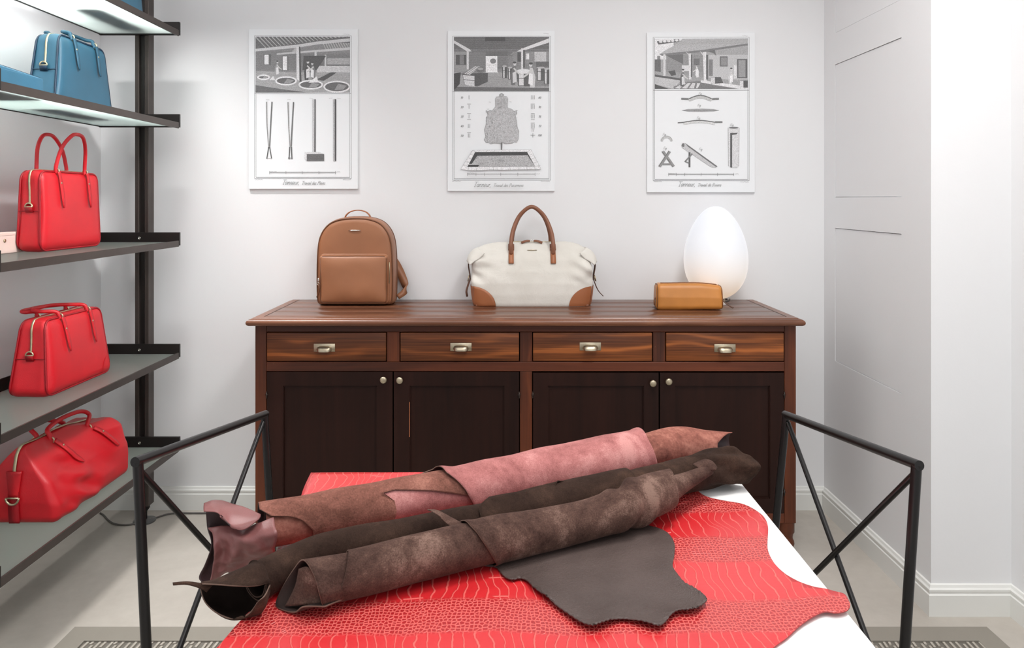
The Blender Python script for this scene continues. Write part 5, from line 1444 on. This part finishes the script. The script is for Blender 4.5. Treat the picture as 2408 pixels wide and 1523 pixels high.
# --- taupe roll, nearest the camera
grey = Roll([(716, 1310, 1424, .010), (820, 1292, 1408, .006), (1000, 1251, 1362, .006), (1160, 1218, 1320, .008), (1300, 1196, 1286, .008), (1400, 1173, 1259, .010), (1460, 1148, 1242, .012), (1510, 1124, 1222, .016), (1565, 1108, 1192, .024), (1610, 1101, 1160, .034), (1668, 1086, 1120, .05)])
fg = grey.frame(grey.L/2)[0]
tg = thing('rolled_hide', 'taupe grey-brown suede hide roll nearest the camera with an open left end', 'leather hide', (fg.x, fg.y, ZTB), group='rolled hides on the table')
ge, _t = edge_fn(grey, [(820, 1294), (815, 1330), (808, 1362), (794, 1393), (768, 1421)])
gr1, _t = edge_fn(grey, [(1574, 1108), (1584, 1128), (1590, 1150), (1591, 1168)])
gs, tgs = edge_fn(grey, [(1086, 1232), (1105, 1244), (1130, 1272), (1150, 1298), (1166, 1320)])
o = obj('hide_core', grey.wrap(lambda th: .062, lambda th: grey.L-.004*math.sin(th), R(-150), R(560), lambda x, th: -.002-.012*(th+R(150))/(2*PI)*min(1, grey.frame(x)[1]/.04), 120, 110, .0012, 20), [M['taupe_suede'], M['taupe_inner'], M['rim']], tg, True); solid(o, .002, -1, rim=2, back=1)
# open left end: the layer is cut back in front, so one looks into the roll at its curled inner turn
g0 = grey.frame(0)[0].y
def Gn(u, v, dy): return P(u, v, g0+dy)
gA = [grey.pt(.078, R(a), -.0055) for a in (-58, -15, 40, 100, 140, 190, 235, 258, 275, 288, 300)]
gR = [Gn(757, 1421, -.030), Gn(749, 1392, -.036), Gn(736, 1350, -.022), Gn(713, 1318, .004), Gn(690, 1340, .022), Gn(661, 1386, .020), Gn(648, 1420, .008), Gn(667, 1433, -.008), Gn(694, 1437, -.020), Gn(714, 1424, -.030), Gn(764, 1424, -.033)]
gM = [a.lerp(b_, .5) for a, b_ in zip(gA, gR)]
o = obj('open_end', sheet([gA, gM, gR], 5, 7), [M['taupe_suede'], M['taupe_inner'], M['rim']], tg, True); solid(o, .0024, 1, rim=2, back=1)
o = obj('inner_curl', sheet([[Gn(702, 1337, .012), Gn(718, 1332, .0), Gn(734, 1338, -.010)], [Gn(695, 1372, .010), Gn(722, 1368, -.012), Gn(746, 1374, -.016)], [Gn(682, 1402, .004), Gn(716, 1400, -.014), Gn(752, 1402, -.018)], [Gn(669, 1425, -.002), Gn(710, 1422, -.018), Gn(756, 1419, -.020)]], 5, 4), [M['taupe_suede'], M['taupe_suede']], tg, True); solid(o, .002, 1, back=1)
GX = grey.find(1500, 1170)[0]
def gfold(x, th):
    k = smooth(1-abs(x-GX)/.07)
    return k*.006*math.sin(x*95-th*2.2)
o = obj('left_layer', grey.wrap(lambda th: ge(th), grey.find(1175, 1280)[0]+.01, R(-150), R(215), .0005, 80, 44, .0015, 22), [M['taupe_suede'], M['taupe_inner'], M['rim']], tg, True); solid(o, .002, 1, rim=2, back=1)
o = obj('right_layer', grey.wrap(lambda th: gs(th), lambda th: gr1(th), R(-150), R(215), .0035, 90, 44, .0018, 24, dent=gfold, lift=lambda a, b_: .003*smooth((.05-a)/.05)), [M['taupe_suede'], M['taupe_inner'], M['rim']], tg, True); solid(o, .002, 1, rim=2, back=1)
gy = grey.pt(*grey.find(1075, 1240)).y
o = obj('curled_corner', sheet([[P(1005, 1198, gy+.045), P(1025, 1199, gy+.05), P(1042, 1206, gy+.045), P(1062, 1217, gy+.035), P(1090, 1232, gy+.02)], [P(1012, 1200, gy+.035), P(1028, 1206, gy+.035), P(1042, 1216, gy+.03), P(1062, 1227, gy+.02), P(1090, 1236, gy+.010)], [P(1018, 1203, gy+.03), P(1034, 1214, gy+.028), P(1047, 1228, gy+.02), P(1064, 1238, gy+.012), P(1084, 1236, gy+.004)]], 5, 5), [M['taupe_suede'], M['taupe_inner']], tg, True); solid(o, .002, 0, back=1)
ty = grey.frame(grey.L)[0].y
o = obj('end_tongue', sheet([[P(1628, 1092, ty-.004), P(1648, 1082, ty+.012), P(1664, 1080, ty+.012), P(1678, 1087, ty+.006), P(1686, 1099, ty)], [P(1640, 1098, ty-.018), P(1652, 1094, ty-.008), P(1666, 1092, ty-.006), P(1676, 1097, ty-.008), P(1684, 1103, ty-.01)], [P(1645, 1106, ty-.02), P(1656, 1107, ty-.016), P(1666, 1106, ty-.014), P(1676, 1105, ty-.014), P(1683, 1104, ty-.014)]], 4, 4), [M['taupe_suede'], M['taupe_inner']], tg, True); solid(o, .002, 0, back=1)
# the rolled-out smooth side of the taupe hide, on the red leather
FZ = RZ+.004
fpx = [(1158, 1318), (1168, 1336), (1186, 1360), (1205, 1368), (1222, 1364), (1238, 1370), (1258, 1392), (1285, 1412), (1310, 1432), (1340, 1455), (1368, 1474), (1394, 1484), (1416, 1479), (1440, 1468), (1465, 1462), (1490, 1467), (1520, 1476), (1548, 1484), (1562, 1476), (1578, 1458), (1596, 1448), (1618, 1447), (1640, 1443), (1655, 1430), (1662, 1420), (1655, 1410), (1638, 1398), (1612, 1380), (1592, 1352), (1582, 1332), (1586, 1306), (1586, 1282), (1572, 1258), (1548, 1245), (1524, 1238), (1500, 1228)]
fl = px_outline(fpx, FZ, 0)
cf = PZ(1400, 1390, FZ)
fpoly = [(p[0], p[1]) for p in fl]
def dist_edge(x, y):
    return min(math.hypot(x-a, y-b_) for a, b_ in fpoly[::2])
def fd(x, y):
    d = dist_edge(x, y); k = math.exp(-d/.018)
    side = smooth((1.30-y)/.08)
    return .0015*mnoise.noise(Vector((x*8, y*8, 2)))+.0012+k*side*(.007+.008*mnoise.noise(Vector((x*17, y*17, 3))))
fbm_ = outline_sheet(fl, FZ, fd, 36, 36)
o = obj('smooth_flap', fbm_, [M['dark_grain'], M['dark_grain']], tg, True, label='smooth dark brown leather side unrolled onto the red hide'); solid(o, .002, 1)

# ------------------------------------------------------------------ floor mat and cable
mz = .010
mx0, mx1, my1, my0 = PZ(168, 1488, 0).x, PZ(2318, 1478, 0).x, 2.385, .95
t = thing('floor_mat', 'grey ribbed floor mat with a plain border under the table', 'floor mat', ((mx0+mx1)/2, 1.67, 0))
bw = .075
bm = BM()
for (a, b_, c, d) in ((mx0, mx1, my1-bw, my1), (mx0, mx1, my0, my0+bw), (mx0, mx0+bw, my0+bw, my1-bw), (mx1-bw, mx1, my0+bw, my1-bw)): box(bm, a, b_, c, d, .0002, mz)
obj('border', bm, M['mat_grey'], t, True, smooth_=False)
obj('mat_base', bx(mx0+bw, mx1-bw, my0+bw, my1-bw, .0002, .004), M['mat_pit'], t, True, smooth_=False)
bm = BM(); x = mx0+bw+.008; i = 0
while x < mx1-bw-.006:
    y = my0+bw+.004
    while y < my1-bw-.01:
        y2 = min(y+random.uniform(.05, .09), my1-bw-.004); dx = .004*math.sin(y*40)
        vs = [bm.verts.new(p) for p in ((x+dx, y, .004), (x+.0075+dx, y, .004), (x+.0075+dx+.003, y2, .004), (x+dx+.003, y2, .004), (x+dx, y, .009), (x+.0075+dx, y, .009), (x+.0075+dx+.003, y2, .009), (x+dx+.003, y2, .009))]
        for f in ((4, 5, 6, 7), (0, 1, 5, 4), (1, 2, 6, 5), (2, 3, 7, 6), (3, 0, 4, 7)): bm.faces.new([vs[k] for k in f])
        y = y2+.006
    x += .0188; i += 1
obj('ribs', bm, M['mat_rib'], t, True, smooth_=False, kind='stuff')
cpx = [(236, 1192), (244, 1205), (256, 1218), (272, 1226), (300, 1227.5), (330, 1222), (360, 1213), (395, 1202), (420, 1195), (450, 1192.5), (490, 1193), (540, 1197), (590, 1205)]
pts = [PZ(u, max(v+6, 1206), .0042) for u, v in cpx]+[Vector((-1.0, 3.24, .0042)), Vector((-.8, 3.25, .0042))]
tag(obj('power_cable', tube(BM(), crom(pts, 6), .0038, 8), M['cable']), 'dark cable curving over the floor along the back wall', 'cable')
